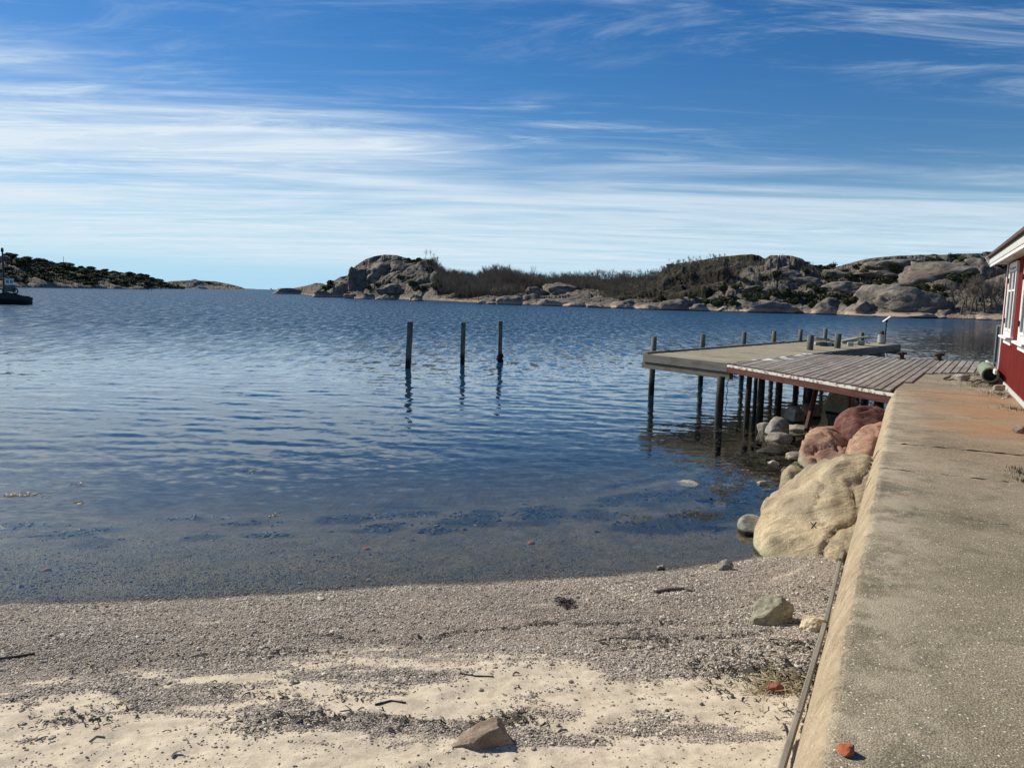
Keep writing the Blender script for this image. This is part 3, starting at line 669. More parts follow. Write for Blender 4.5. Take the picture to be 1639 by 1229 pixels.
# woodland: nearer single trees first, the rest one mass
protos = []
for i in range(4):
    tr, cr = bare_tree_mesh(120+i, [6.5, 5.2, 7.2, 4.6][i], 0.65, 1.9, 3, 3, r0_=0.075)
    protos.append((tr, cr))
cnt = 0
single = []
tl = [(x, y) for x, y in [(715, 479), (724, 480), (733, 478), (741, 481), (749, 482), (757, 480), (766, 482), (775, 480), (783, 479), (792, 481), (800, 476), (808, 474), (728, 474), (745, 473), (762, 474), (780, 472), (795, 469), (812, 466), (822, 468), (705, 476), (697, 474), (835, 464), (850, 462), (738, 468), (757, 466)]]
for i, (x, y) in enumerate(tl):
    p, r = terr_hit(x, y)
    if i < 4: o = join_two('birch_tree', *protos[i]); single.append(o)
    else: o = single[i % 4].copy(); COL.objects.link(o)
    o.location = (p[0], p[1], p[2]-.2); o.rotation_euler = (0, 0, rnd.uniform(0, 6)); s_ = rnd.uniform(.9, 1.25); o.scale = (s_,)*3
    tag(o, 'pale-stemmed leafless tree at the front of the far wood beside the domed crag', 'tree', 'leafless trees along the front of the far wood')
def gn_scatter(name, pts, rot, scl, mat=None, objs=None, col=None, ico=None, squash=None, parent=None):
    me = bpy.data.meshes.new(name); me.vertices.add(len(pts)); me.vertices.foreach_set('co', np.asarray(pts, np.float32).ravel())
    a = me.attributes.new('rot', 'FLOAT_VECTOR', 'POINT'); a.data.foreach_set('vector', np.asarray(rot, np.float32).ravel())
    a = me.attributes.new('scl', 'FLOAT_VECTOR', 'POINT'); a.data.foreach_set('vector', np.asarray(scl, np.float32).ravel())
    if col is not None:
        a = me.attributes.new('tone', 'FLOAT', 'POINT'); a.data.foreach_set('value', np.asarray(col, np.float32).ravel())
    if mat: me.materials.append(mat)
    o = bpy.data.objects.new(name, me); COL.objects.link(o)
    ng = bpy.data.node_groups.new(name, 'GeometryNodeTree')
    ng.interface.new_socket('Geometry', in_out='INPUT', socket_type='NodeSocketGeometry'); ng.interface.new_socket('Geometry', in_out='OUTPUT', socket_type='NodeSocketGeometry')
    gi, go = ng.nodes.new('NodeGroupInput'), ng.nodes.new('NodeGroupOutput')
    mp = ng.nodes.new('GeometryNodeMeshToPoints'); ng.links.new(gi.outputs[0], mp.inputs[0])
    ip = ng.nodes.new('GeometryNodeInstanceOnPoints'); ng.links.new(mp.outputs[0], ip.inputs['Points'])
    def na(nm, tp):
        n = ng.nodes.new('GeometryNodeInputNamedAttribute'); n.data_type = tp; n.inputs[0].default_value = nm; return n.outputs[0]
    e2r = ng.nodes.new('FunctionNodeEulerToRotation'); ng.links.new(na('rot', 'FLOAT_VECTOR'), e2r.inputs[0])
    ng.links.new(e2r.outputs[0], ip.inputs['Rotation']); ng.links.new(na('scl', 'FLOAT_VECTOR'), ip.inputs['Scale'])
    if objs:
        g2i = ng.nodes.new('GeometryNodeGeometryToInstance')
        for ob in objs[::-1]:
            oi = ng.nodes.new('GeometryNodeObjectInfo'); oi.inputs['Object'].default_value = ob; oi.transform_space = 'ORIGINAL'; ng.links.new(oi.outputs['Geometry'], g2i.inputs[0])
        ng.links.new(g2i.outputs[0], ip.inputs['Instance']); ip.inputs['Pick Instance'].default_value = True
        ri = ng.nodes.new('FunctionNodeRandomValue'); ri.data_type = 'INT'; ri.inputs[4].default_value = 0; ri.inputs[5].default_value = len(objs)-1
        ng.links.new(ri.outputs[2], ip.inputs['Instance Index'])
    else:
        ic = ng.nodes.new('GeometryNodeMeshIcoSphere'); ic.inputs['Radius'].default_value = 1.0; ic.inputs['Subdivisions'].default_value = ico or 1
        sp2 = ng.nodes.new('GeometryNodeSetPosition'); ng.links.new(ic.outputs[0], sp2.inputs[0])
        nz = ng.nodes.new('ShaderNodeTexNoise'); nz.inputs['Scale'].default_value = 1.3
        sb = ng.nodes.new('ShaderNodeVectorMath'); sb.operation = 'SUBTRACT'; sb.inputs[1].default_value = (.5, .5, .5); ng.links.new(nz.outputs[1], sb.inputs[0])
        s3 = ng.nodes.new('ShaderNodeVectorMath'); s3.operation = 'SCALE'; s3.inputs['Scale'].default_value = 1.1; ng.links.new(sb.outputs[0], s3.inputs[0]); ng.links.new(s3.outputs[0], sp2.inputs['Offset'])
        sm = ng.nodes.new('GeometryNodeSetMaterial'); sm.inputs['Material'].default_value = mat; ng.links.new(sp2.outputs[0], sm.inputs[0])
        ng.links.new(sm.outputs[0], ip.inputs['Instance'])
    ng.links.new(ip.outputs[0], go.inputs[0])
    md = o.modifiers.new('scatter', 'NODES'); md.node_group = ng
    if parent: o.parent = parent
    return o
xs_, t_, TX, TY, TH, TR, TAZ, TD, TW, TRK = TER['hill_slope']
def wood_density(xp, t, rk):
    a = np.interp(xp, [675, 705, 715, 1290, 1340, 1360], [0, 0.5, 1, 0.8, 0.25, 0.12])
    lim = np.interp(xp, [700, 780, 880, 960, 1100, 1200, 1300], [0.03, 0.06, 0.33, 0.16, 0.13, 0.12, 0.14])
    hi = np.where((xp > 1060) & (xp < 1300), np.interp(xp, [1060, 1120, 1300], [.82, .74, .70]), 1.04)
    hi = np.where((xp > 780) & (xp < 806), 0.93, hi); hi = np.where(xp > 1310, 0.62, hi)
    d = a*sstep(0, 0.05, t-lim)*(t < hi)*np.where(xp < 960, 1.0, 0.9)*np.clip(1.25-rk*1.1, 0.0 , 1)
    d = np.where((xp > 1525) & (t > 0.05) & (t < 0.25), 0.25, d)
    return d
ii = rng.integers(0, len(xs_), 150000); tt = rng.uniform(0.02, 1.05, 150000); jj = np.clip(np.searchsorted(t_, tt), 0, len(t_)-1)
keep = rng.uniform(0, 1, 150000) < wood_density(xs_[ii], tt, TRK[ii, jj])*0.20
ii, jj = ii[keep], jj[keep]; nW = len(ii)
pw = np.stack([TX[ii, jj]+rng.normal(0, .6, nW), TY[ii, jj]+rng.normal(0, .6, nW), TH[ii, jj]-0.25], 1)
hs_ = np.interp(xs_[ii], [700, 850, 930, 1060, 1300, 1500, 1540], [0.80, 0.72, 0.6, 0.42, 0.34, 0.34, 0.42])*rng.uniform(.7, 1.25, nW)
hs_ = hs_*np.where((t_[jj] < 0.5) & (xs_[ii] > 960) & (xs_[ii] < 1500), 0.85, 1)*np.where((t_[jj] > 0.85) & (xs_[ii] < 1060), 0.72, 1)
wood_ = gn_scatter('bare_woodland', pw, np.stack([0*hs_, 0*hs_, rng.uniform(0, 6.28, nW)], 1), np.stack([hs_*1.15, hs_*1.15, hs_], 1), objs=single)
tag(wood_, 'brown leafless wood and brush covering the far hillside', 'woodland', kind='stuff')

# --- evergreen shrubs ----------------------------------------------
def mat_leaf():
    m, t, b = newmat('juniper_green'); rn = N(t, 'ShaderNodeObjectInfo').outputs['Random']; n = noise(t, pos(t), 2.2, 3, 0.6)
    c = ramp(t, n, [(0.3, (0.030, 0.040, 0.017)), (0.55, (0.062, 0.072, 0.032)), (0.75, (0.11, 0.11, 0.05))])
    c = mixc(t, math_n(t, 'MULTIPLY', rn, 0.4), c, (0.045, 0.042, 0.018)); L(t, c, b.inputs['Base Color']); setv(b, Roughness=0.8); b.inputs['Specular IOR Level'].default_value = 0.1; return m
M['leaf'] = mat_leaf()
def shrub_mesh(seed, n=420):
    q = np.random.default_rng(seed); lob = [(q.uniform(-.8, .8), q.uniform(-.6, .6), q.uniform(.35, .95), q.uniform(.4, .7)) for _ in range(7)]
    V = []; F = []
    for i in range(n):
        a = lob[q.integers(0, 7)]; d = q.normal(size=3); d /= np.linalg.norm(d); d[2] = abs(d[2])*1.0 if q.random() < .7 else d[2]
        p = np.array(a[:3])+d*a[3]*q.uniform(.7, 1.08); s = q.uniform(.07, .17); u = q.normal(size=3); u /= np.linalg.norm(u); w = np.cross(u, d+q.normal(size=3)*.4); w /= np.linalg.norm(w)+1e-6
        k = len(V); V += [p-u*s-w*s*.5, p+u*s-w*s*.5, p+u*s*.6+w*s*.8+d*s*.4, p-u*s*.6+w*s*.8+d*s*.3]; F.append((k, k+1, k+2, k+3))
    for a in lob:       # a dark inner mass of short facets behind the leaves
        k = len(V); m_ = 6
        for e in (-.5, .35):
            for j in range(m_): V.append((a[0]+math.cos(j/m_*6.283)*a[3]*.72*math.cos(e), a[1]+math.sin(j/m_*6.283)*a[3]*.72*math.cos(e), a[2]+a[3]*.75*math.sin(e)))
        V.append((a[0], a[1], a[2]+a[3]*.75)); V.append((a[0], a[1], a[2]-a[3]*.8))
        for j in range(m_): jn = (j+1) % m_; F += [(k+j, k+jn, k+m_+jn, k+m_+j), (k+m_+j, k+m_+jn, k+2*m_), (k+jn, k+j, k+2*m_+1)]
    return V, F
sh_p = []
jun = [(1576, 407, .6), (1071, 427, .8), (1312, 430, .8), (1196, 478, 1.6), (1212, 470, 1.8), (1224, 483, 2.0), (1238, 472, 1.5), (1258, 478, 2.4), (1270, 486, 2.0), (1282, 478, 2.2), (1296, 486, 1.9), (1310, 470, 1.6), (1300, 462, 1.4), (1322, 482, 2.2), (1336, 484, 2.1), (1350, 480, 1.9), (1362, 486, 2.0), (1371, 476, 1.5),
       (1150, 490, 2.0), (1168, 486, 2.2), (1180, 492, 1.8), (1205, 490, 1.8), (1160, 470, 1.6), (1176, 462, 1.4), (1190, 452, 1.3), (1218, 448, 1.5), (1243, 442, 1.4), (1262, 436, 1.2), (1288, 440, 1.2), (1318, 434, 1.3), (1326, 430, 1.5), (1340, 437, 1.2),
       (1322, 448, 1.3), (1312, 444, 1.4), (1370, 430, 1.5), (1385, 428, 1.5), (1396, 430, 1.3), (1412, 442, 1.4), (1428, 442, 2.2), (1437, 440, 2.0), (1448, 446, 1.6), (1460, 446, 1.3), (1482, 418, 1.7), (1496, 419, 1.5), (1500, 420, 1.2), (1522, 415, 1.6), (1535, 418, 1.9), (1545, 424, 1.4),
       (1410, 460, 2.3), (1436, 458, 1.5), (1468, 466, 2.3), (1482, 474, 1.6), (1518, 448, 1.8), (1530, 450, 1.6), (1550, 446, 1.8), (1572, 440, 2.2), (1565, 430, 1.9), (1475, 428, 1.2), (1465, 432, 1.1), (1508, 432, 1.0), (1390, 462, 1.4), (1397, 470, 1.6), (1425, 470, 1.2), (1500, 464, 1.5), (1508, 474, 1.4), (1455, 436, 1.0), (1540, 462, 1.7), (1416, 424, 1.0), (1380, 440, 1.3), (1360, 446, 1.4), (1352, 438, 1.2), (1330, 456, 1.3), (1492, 450, 1.1), (1446, 462, 1.3), (1583, 446, 2.4), (1345, 462, 1.4), (1382, 448, 1.2), (1300, 492, 1.4), (1245, 492, 1.6),
       (870, 464, 1.5), (878, 467, 1.6), (893, 463, 1.5), (908, 452, 1.4), (924, 456, 1.6), (934, 462, 1.8), (860, 470, 1.2), (950, 490, 1.0), (672, 418, 1.3), (662, 420, 1.2), (653, 424, 1.2), (686, 424, 1.6), (642, 448, 1.1), (706, 440, 2.0), (690, 436, 1.6), (1090, 484, 1.5), (1110, 480, 1.5), (1130, 486, 1.4), (1060, 480, 1.3), (996, 482, 1.2), (1320, 496, 1.0),
       (590, 462, 1.2), (606, 458, 1.1), (620, 456, 1.3), (660, 462, 1.6), (675, 466, 1.5), (640, 466, 1.2), (524, 463, 1.5), (527, 455, 1.4), (700, 462, 1.8), (1600, 436, 2.2), (1606, 428, 2.0)]
for i, (x, y, s_) in enumerate(jun):
    p, r = terr_hit(x, y)
    if i < 5:
        V, F = shrub_mesh(200+i); o = mesh_obj('juniper_bush', V, F, M['leaf']); sh_p.append(o)
    else: o = sh_p[i % 5].copy(); COL.objects.link(o)
    k = s_*r/215*rnd.uniform(.8, 1.05)*(.55 if y < 427 else .85); o.location = (p[0], p[1], p[2]-.3*k); o.rotation_euler = (0, 0, rnd.uniform(0, 6.28)); o.scale = (k*1.25, k*1.1, k*1.0)
    if x < 720: lab, gp = 'dark green bush growing on the domed crag across the water', 'evergreen bushes on the domed crag'
    elif x < 960: lab, gp = 'dark green bush among the rocks between the crag and the long hill', 'evergreen bushes on the low rocks in the centre'
    elif x < 1375: lab, gp = 'dark green bush on the lower slope of the long hill across the water', 'evergreen bushes on the long hill'
    else: lab, gp = 'dark green bush in a cleft of the bare granite hill on the right', 'evergreen bushes on the right granite hill'
    tag(o, lab, 'bush', gp)
# left headland bushes as low mass
xa = TER['headland']; i2 = rng.integers(0, len(xa[0]), 2600); t2 = rng.uniform(.02, 1.0, 2600)**0.8; j2 = np.clip(np.searchsorted(xa[1], t2), 0, len(xa[1])-1)
k2 = rng.uniform(0, 1, 2600) < np.clip(1.0-xa[9][i2, j2], 0.05, 1); i2, j2 = i2[k2], j2[k2]; n2 = len(i2); s2 = rng.uniform(1.2, 3.4, n2)
hb = gn_scatter('headland_scrub', np.stack([xa[2][i2, j2], xa[3][i2, j2], xa[4][i2, j2]-.5], 1), np.stack([0*s2, 0*s2, rng.uniform(0, 6.28, n2)], 1), np.stack([s2*1.6, s2*1.6, s2*.9], 1), objs=sh_p)
tag(hb, 'dark scrub covering the headland on the far left', 'scrub', kind='stuff')

# --- rocks ----------------------------------------------------------
def rock_mesh(dims, seed, sub=4, rough=0.12, facets=7, fdepth=(0.72, 0.95), flat_base=0.0, power=2.4, crack=0.0, nz=1.4, joint=0.0, planes=None):
    bm = bmesh.new(); bmesh.ops.create_icosphere(bm, subdivisions=sub, radius=1.0); co = np.array([v.co[:] for v in bm.verts]); F = [[v.index for v in f.verts] for f in bm.faces]; bm.free()
    q = np.random.default_rng(seed); co = co/(np.sum(np.abs(co)**power, 1)**(1/power))[:, None]
    for _ in range(facets):
        n = q.normal(size=3); n[2] = n[2]*0.7+0.15; n /= np.linalg.norm(n); d = q.uniform(*fdepth); s = co@n; ex = np.clip(s-d, 0, None); co = co-n*(ex*0.9)[:, None]
    for n, d in (planes or []):
        n = np.array(n, float); n /= np.linalg.norm(n); ex = np.clip(co@n-d, 0, None); co = co-n*(ex*0.93)[:, None]
    n = fbm(co[:, 0]*nz+seed, co[:, 1]*nz, co[:, 2]*nz, o=4, s=seed); r = 1+rough*n
    r = r+rough*0.25*fbm(co[:, 0]*5+seed, co[:, 1]*5, co[:, 2]*5, o=3, s=seed+5)
    if crack:
        for _ in range(5):
            m_ = q.normal(size=3); m_ /= np.linalg.norm(m_); s = co@m_-q.uniform(-.5, .5)+0.2*fbm(co[:, 0]*3, co[:, 1]*3, co[:, 2]*3, o=2, s=seed+9); r = r-crack*np.exp(-(s/0.025)**2)
    if joint:      # vertical joints and bedding that split the block
        a = co/np.maximum(np.linalg.norm(co, axis=1), 1e-6)[:, None]; wx = 0.35*fbm(co[:, 0]*2, co[:, 1]*2, co[:, 2]*2, o=3, s=seed+61)
        f1, f2, cid = worley((co[:, 0]+co[:, 1]*.4)*2.6+wx+seed, co[:, 2]*1.5+wx, seed+3)
        r = r*(1+joint*1.2*(cid-0.5))*(1-joint*1.3*np.exp(-((f2-f1)/0.10)**2))
        f1, f2, cid = worley((co[:, 0]-co[:, 1]*.5)*6+wx*2+seed, co[:, 2]*3.4+co[:, 1]*2+wx, seed+8)
        r = r*(1+joint*0.45*(cid-0.5))*(1-joint*0.6*np.exp(-((f2-f1)/0.12)**2)); co = co/1.0
    return co*r[:, None]*np.array(dims), F
def rock(name, loc, dims, mat, seed, rz=0.0, label=None, cat='rock', group=None, sink=0.0, parent=None, tilt=(0, 0), sm=True, **kw):
    co, F = rock_mesh(dims, seed, **kw); o = mesh_obj(name, co, F, mat, parent, smooth=sm)
    o.location = (loc[0], loc[1], loc[2]-sink); o.rotation_euler = (tilt[0], tilt[1], rz)
    if label: tag(o, label, cat, group)
    return o
TIDE = (0.25, 0.75, (0.34, 0.30, 0.24), 0.10)
M['g_shore'] = granite('far_shore_granite', (0.17, 0.146, 0.122), (0.07, 0.062, 0.053), (0.26, 0.22, 0.18), 0.22, tide=(0.5, 1.3, (0.40, 0.29, 0.22), 0.35), b_str=0.9, fine=False, pink=(0.24, 0.19, 0.165))
fo = [  # photo x of the middle, waterline y, width, height (photo px), label
 (470, 471, 60, 9, 'long low pale outcrop at the left tip of the far mainland'), (515, 476, 42, 10, 'pale sloping outcrop left of the rounded boulder on the far shore'), (540, 476, 22, 20, 'tall rounded grey boulder at the left foot of the domed crag'),
 (560, 478, 24, 8, 'squat grey block right of the rounded boulder under the crag'), (585, 479, 34, 9, 'low split grey outcrop under the middle of the domed crag'), (620, 480, 34, 7, 'low dark rock at the waterline below the crag bushes'),
 (668, 482, 22, 11, 'small pale-edged rock left of the little beach by the wood'),
 (785, 487, 44, 10, 'pale pinkish outcrop at the right end of the little far beach'), (815, 488, 40, 14, 'sloping grey slab right of the pinkish outcrop'), (852, 488, 44, 18, 'slanting grey slab below the low centre bushes'),
 (885, 490, 46, 11, 'low grey rock in the middle of the centre shore'), (918, 491, 34, 9, 'small rounded grey rock right of centre shore'), (965, 493, 60, 8, 'low smooth slab pointing left below the brown brush'),
 (1000, 494, 46, 13, 'pale humped slab below the brown brush'), (1045, 496, 48, 10, 'flat pale slab right of the humped one'), (1085, 497, 52, 17, 'steep pale rock face left of the pier posts line'), (1120, 498, 46, 14, 'pale rounded rock behind the first pier post'),
 (1158, 499, 24, 9, 'small bright rock beside the big dark whaleback'), (1222, 501, 96, 19, 'big dark whaleback rock on the far shore above the second pier post'), (1285, 502, 44, 10, 'flat grey rock right of the dark whaleback'),
 (1332, 504, 50, 24, 'blocky pale grey rock bluff on the far shore'), (1375, 506, 46, 20, 'rounded darker bluff right of the blocky one'), (1425, 508, 110, 8, 'long flat pinkish slab at the waterline below the cliffs'), (1462, 508, 92, 17, 'long grey slab under the cliff'),
 (1512, 510, 52, 13, 'dark slab at the right end of the cliff shore'), (1585, 513, 50, 9, 'low pale shore rocks beside the boathouse corner')]
for i, (x, y, w, h, lab) in enumerate(fo):
    p = at(x, y, 0); D = math.hypot(p[0], p[1]); s_ = D/FPX; a = math.atan2(p[0], p[1])
    wm, hm = w*s_, h*s_; dep = max(2.5, wm*0.42); c = p[:2]*(1+dep*0.7/D)
    rock('shore_rock', (c[0], c[1], 0), (wm*.56, dep, hm*1.02), M['g_shore'], 300+i, rz=-a, label=lab, cat='rock', sink=hm*0.02, sub=4, rough=0.28, facets=9, fdepth=(.6, .92), power=3.0, crack=.05, nz=1.6, joint=.09)
# cliffs and bare knobs higher up
M['g_cliff'] = granite('cliff_granite', (0.23, 0.20, 0.168), (0.075, 0.067, 0.055), (0.33, 0.295, 0.25), 0.16, b_str=1.0, fine=False, pink=(0.15, 0.12, 0.10), moss=(0.05, 0.045, 0.028))
kn = [(1405, 488, 84, 36, 'cracked grey cliff standing above the shore slabs on the right'), (1460, 490, 96, 32, 'dark shadowed cliff right of the cracked one'), (1440, 446, 120, 12, 'long bare ledge above the cracked cliff'),
      (1498, 446, 104, 34, 'big smooth granite dome high on the right hill'), (1565, 447, 70, 30, 'smooth dome right of the big one'), (1425, 428, 90, 16, 'bare granite brow left of the big dome'), (1345, 444, 52, 14, 'pale angular outcrop left of the granite brow'),
      (1275, 455, 70, 14, 'bare slab sloping on the middle of the long hill'), (1245, 443, 60, 12, 'small pale ledge above the bare slab'), (1350, 466, 60, 16, 'grey outcrop between two bush clumps'),
      (1200, 468, 44, 9, 'small bare slab in the brown brush'), (900, 470, 66, 22, 'rounded grey outcrop among the centre bushes'), (855, 474, 46, 18, 'grey ridge rock right of the wood'), (890, 452, 60, 12, 'flat top rock above the centre outcrop'),
            (612, 440, 60, 30, 'grey buttress on the left flank of the domed crag'), (648, 432, 54, 20, 'slanting ledge on the domed crag'), (577, 452, 36, 30, 'rounded shoulder at the left of the domed crag'), (640, 466, 70, 14, 'broken ledge low on the domed crag'), (555, 462, 36, 16, 'brown hump between the crag and the shore boulder'), (800, 431, 34, 5, 'bare rock cap on the small knoll behind the wood')]
for i, (x, y, w, h, lab) in enumerate(kn):
    p, D = terr_hit(x, y); s_ = D/FPX; a = math.atan2(p[0], p[1]); wm, hm = w*s_, h*s_; hm *= .85; dep = max(3, wm*.35)
    u = np.array([math.sin(a), math.cos(a)]); c = p[:2]+u*dep*0.55
    rock('granite_outcrop', (c[0], c[1], p[2]), (wm*.55, dep, hm*1.0), M['g_cliff'], 400+i, rz=-a, label=lab, cat='outcrop', sink=hm*.05, sub=4, rough=0.26, facets=8, fdepth=(.6, .92), power=2.7, crack=.06, nz=1.7, joint=.09)
#@@PART3
# ------------------------------------------------------------------ quay
# planes cut big stones to their own shape
WDIR = np.array([0.4623, 0.8867]); WN = np.array([-0.8867, 0.4623])      # along the edge, and outwards over the beach
W0 = np.array([-0.182, 0.0])
def wpt(u, v): return W0+WDIR*u-WN*v                                      # u metres along, v metres inland
def mat_concrete():
    m, t, b = newmat('old_concrete'); p = pos(t); face = attr(t, 'face')
    n1 = noise(t, p, 1.2, 6, 0.6, 0.3); n2 = noise(t, p, 7, 6, 0.7); n3 = noise(t, p, 95, 3, 0.75)
    c = ramp(t, n1, [(0.3, (0.185, 0.15, 0.098)), (0.5, (0.25, 0.205, 0.138)), (0.7, (0.33, 0.272, 0.19))])
    c = mixc(t, maprange(t, n2, 0.45, 0.7, 0, 0.4), c, (0.34, 0.285, 0.20))
    c = mixc(t, maprange(t, noise(t, p, 2.6, 5, 0.7, 0.6), 0.52, 0.64, 0, 0.5), c, (0.115, 0.108, 0.066))
    wv = voro(t, p, 58, out=1); ws = N(t, 'ShaderNodeSeparateColor'); L(t, wv, ws.inputs[0]); wdst = voro(t, p, 58)
    v1 = voro(t, p, 120, out=1); s1 = N(t, 'ShaderNodeSeparateColor'); L(t, v1, s1.inputs[0]); vd = voro(t, p, 120)
    pb = math_n(t, 'MULTIPLY', maprange(t, s1.outputs[0], 0.80, 0.84, 0, 1), maprange(t, vd, 0.30, 0.45, 1, 0))
    c = mixc(t, math_n(t, 'MULTIPLY', pb, 0.75), c, mixc(t, s1.outputs[1], (0.42, 0.38, 0.31), (0.75, 0.71, 0.63)))
    pk = math_n(t, 'MULTIPLY', maprange(t, s1.outputs[2], 0.76, 0.80, 0, 1), maprange(t, vd, 0.30, 0.45, 1, 0))
    c = mixc(t, math_n(t, 'MULTIPLY', pk, 0.7), c, (0.05, 0.045, 0.035))
    c = mixc(t, 0.8, c, ramp(t, n3, [(0.3, (0.2, 0.2, 0.2)), (0.5, (0.5, 0.5, 0.5)), (0.7, (0.82, 0.82, 0.82))]), 'OVERLAY')
    c = mixc(t, math_n(t, 'MULTIPLY', math_n(t, 'MULTIPLY', maprange(t, ws.outputs[0], 0.90, 0.92, 0, 1), maprange(t, wdst, 0.22, 0.32, 1, 0)), 0.9), c, (0.80, 0.76, 0.66))
    ed_ = attr(t, 'edge'); c = mixc(t, math_n(t, 'MULTIPLY', ed_, maprange(t, noise(t, p, 3.5, 6, 0.7), 0.40, 0.60, 0, 0.7)), c, (0.46, 0.39, 0.28))
    # rust that ran from the boathouse side
    g = N(t, 'ShaderNodeNewGeometry'); 
    def blob(cx, cy, rad):
        v = N(t, 'ShaderNodeVectorMath', operation='DISTANCE'); L(t, g.outputs['Position'], v.inputs[0]); v.inputs[1].default_value = (cx, cy, 1.3); return maprange(t, math_n(t, 'ADD', v.outputs['Value'], math_n(t, 'MULTIPLY', math_n(t, 'SUBTRACT', n2, 0.5), 1.2)), rad*0.2, rad, 1, 0)
    rs_ = math_n(t, 'MAXIMUM', blob(6.3, 9.8, 1.2), math_n(t, 'MAXIMUM', blob(7.3, 11.3, 1.5), blob(8.0, 13.2, 1.5)))
    c = mixc(t, math_n(t, 'MULTIPLY', rs_, 0.5), c, mixc(t, n2, (0.34, 0.15, 0.055), (0.42, 0.24, 0.12)))
    # the cast face: warmer, streaked
    st = noise(t, pos(t, sc3=(1.5, 1.5, 1.2)), 6.0, 8, 0.75)
    c0_ = c; c = mixc(t, math_n(t, 'MULTIPLY', maprange(t, math_n(t, 'ADD', face, math_n(t, 'MULTIPLY', math_n(t, 'SUBTRACT', n2, 0.5), 0.9)), 0.35, 0.6), 0.62), c, ramp(t, st, [(0.3, (0.22, 0.16, 0.10)), (0.5, (0.37, 0.28, 0.18)), (0.7, (0.52, 0.43, 0.31))]))
    c = mixc(t, math_n(t, 'MULTIPLY', face, maprange(t, noise(t, p, 30, 6, 0.8), 0.54, 0.64, 0, 0.6)), c, (0.13, 0.095, 0.06))
    L(t, c, b.inputs['Base Color']); setv(b, Roughness=0.9); b.inputs['Specular IOR Level'].default_value = 0.2
    h = math_n(t, 'ADD', math_n(t, 'MULTIPLY', n3, 0.35), math_n(t, 'ADD', math_n(t, 'MULTIPLY', math_n(t, 'SUBTRACT', 0.5, vd), 0.5), math_n(t, 'MULTIPLY', n2, 0.9)))
    h = math_n(t, 'ADD', h, math_n(t, 'MULTIPLY', math_n(t, 'MULTIPLY', face, st), 2.5)); bump(t, b, h, 0.65, 0.009); return m
M['concrete'] = mat_concrete()
ZT = 1.3
quay = empty('quay_wall', (0, 0, 0)); tag(quay, 'long weathered concrete quay running from the bottom right corner to the red boathouse', 'quay')
def crackc(i, v):
    base = [-1.8, 4.1, 6.62, 8.28, 9.92, 15.86][i]
    if i in (0, 5): return base+0*v
    c = base+0.02*fbm(v*5, v*0+i, o=3, s=i)+0.05*fbm(v*0.9, v*0+i*3, o=2, s=i+9)
    if i == 4: c = c-0.10+0.95*sstep(1.35, 2.1, v)*1.0-0.15*sstep(2.4, 4.0, v)+0.03*fbm(v*9, v*0, o=3, s=70)*sstep(.8, 1.2, v)
    return c
prof = [(a*.97, b) for a, b in [(-0.36, -0.6), (-0.27, 0.05), (-0.24, 0.35), (-0.20, 0.60), (-0.165, 0.80), (-0.135, 0.95), (-0.105, 1.08), (-0.075, 1.17), (-0.05, 1.225), (-0.03, 1.262), (-0.012, 1.285), (0.008, 1.296), (0.03, 1.30), (0.06, 1.30)]]
vin = np.concatenate([np.arange(0.10, 3.2, 0.05), np.geomspace(3.2, 16, 14)])
for i in (0, 2, 3, 4):
    step = 0.03 if i < 2 else 0.05; nu = int(([-1.8, 6.62, 6.62, 8.28, 9.92, 15.86][i+1]-[-1.8, 4.1, 6.62, 8.28, 9.92, 15.86][i])/step)
    V_ = np.concatenate([[p[0] for p in prof], vin]); Z_ = np.concatenate([[p[1] for p in prof], np.full(len(vin), ZT)])
    vv = np.broadcast_to(V_, (nu, len(V_))).copy(); zz = np.broadcast_to(Z_, vv.shape).copy()
    gb = {0: 0, 2: 0.007, 3: 0.012, 4: 0.030, 5: 0.004}; rag = 0.75+0.9*fbm(V_*7, V_*0+4, o=3, s=88); ga, gc = gb[i]*rag, gb[max(i+1, 2)]*rag
    a, b = crackc(i, V_)+ga, crackc(max(i+1, 2), V_)-gc
    f = np.linspace(0, 1, nu)[:, None]; uu = a*(1-f)+b*f
    arr = np.exp(-((V_+0.0)/0.05)**2)[None]            # chipping is strongest at the arris
    nz_ = fbm(uu*5, zz*5+vv*4, o=4, s=200); ch = np.clip(fbm(uu*9, zz*6, o=3, s=205)-0.25, 0, 1)
    off = 0.012*nz_+arr*(0.010*fbm(uu*1.5, 0*uu, o=3, s=202)+0.045*ch)
    vface = V_[None] < 0.03
    # the foot of the formed face shows a shutter ridge
    vv = vv+np.where(vface, off, 0)*sstep(-0.4, -0.1, vv)-0.0
    ridge = np.where((zz > 1.0) & (zz < 1.2), 0.004*np.sin(uu*37), 0); vv = vv+ridge
    zz = zz-arr*0.03*ch-np.where(V_[None] > 0.05, 0.0025, 0)*(0.5+0.5*fbm(uu*3, vv*3, o=3, s=210))*2
    e = np.minimum(uu-a, b-uu); zz = zz-0.010*np.exp(-e/0.018)*(1+1.2*fbm(uu*20, vv*20, o=2, s=3))*(V_[None] > -0.05)
    X_ = W0[0]+WDIR[0]*uu-WN[0]*vv; Y_ = W0[1]+WDIR[1]*uu-WN[1]*vv
    o = grid_obj('slab', X_, Y_, zz, M['concrete'], dict(edge=np.broadcast_to(np.exp(-(np.clip(V_, 0, 9)/.33)**2)[None], vv.shape), face=np.broadcast_to(sstep(0.012, -0.03, V_)[None], vv.shape)), parent=quay)
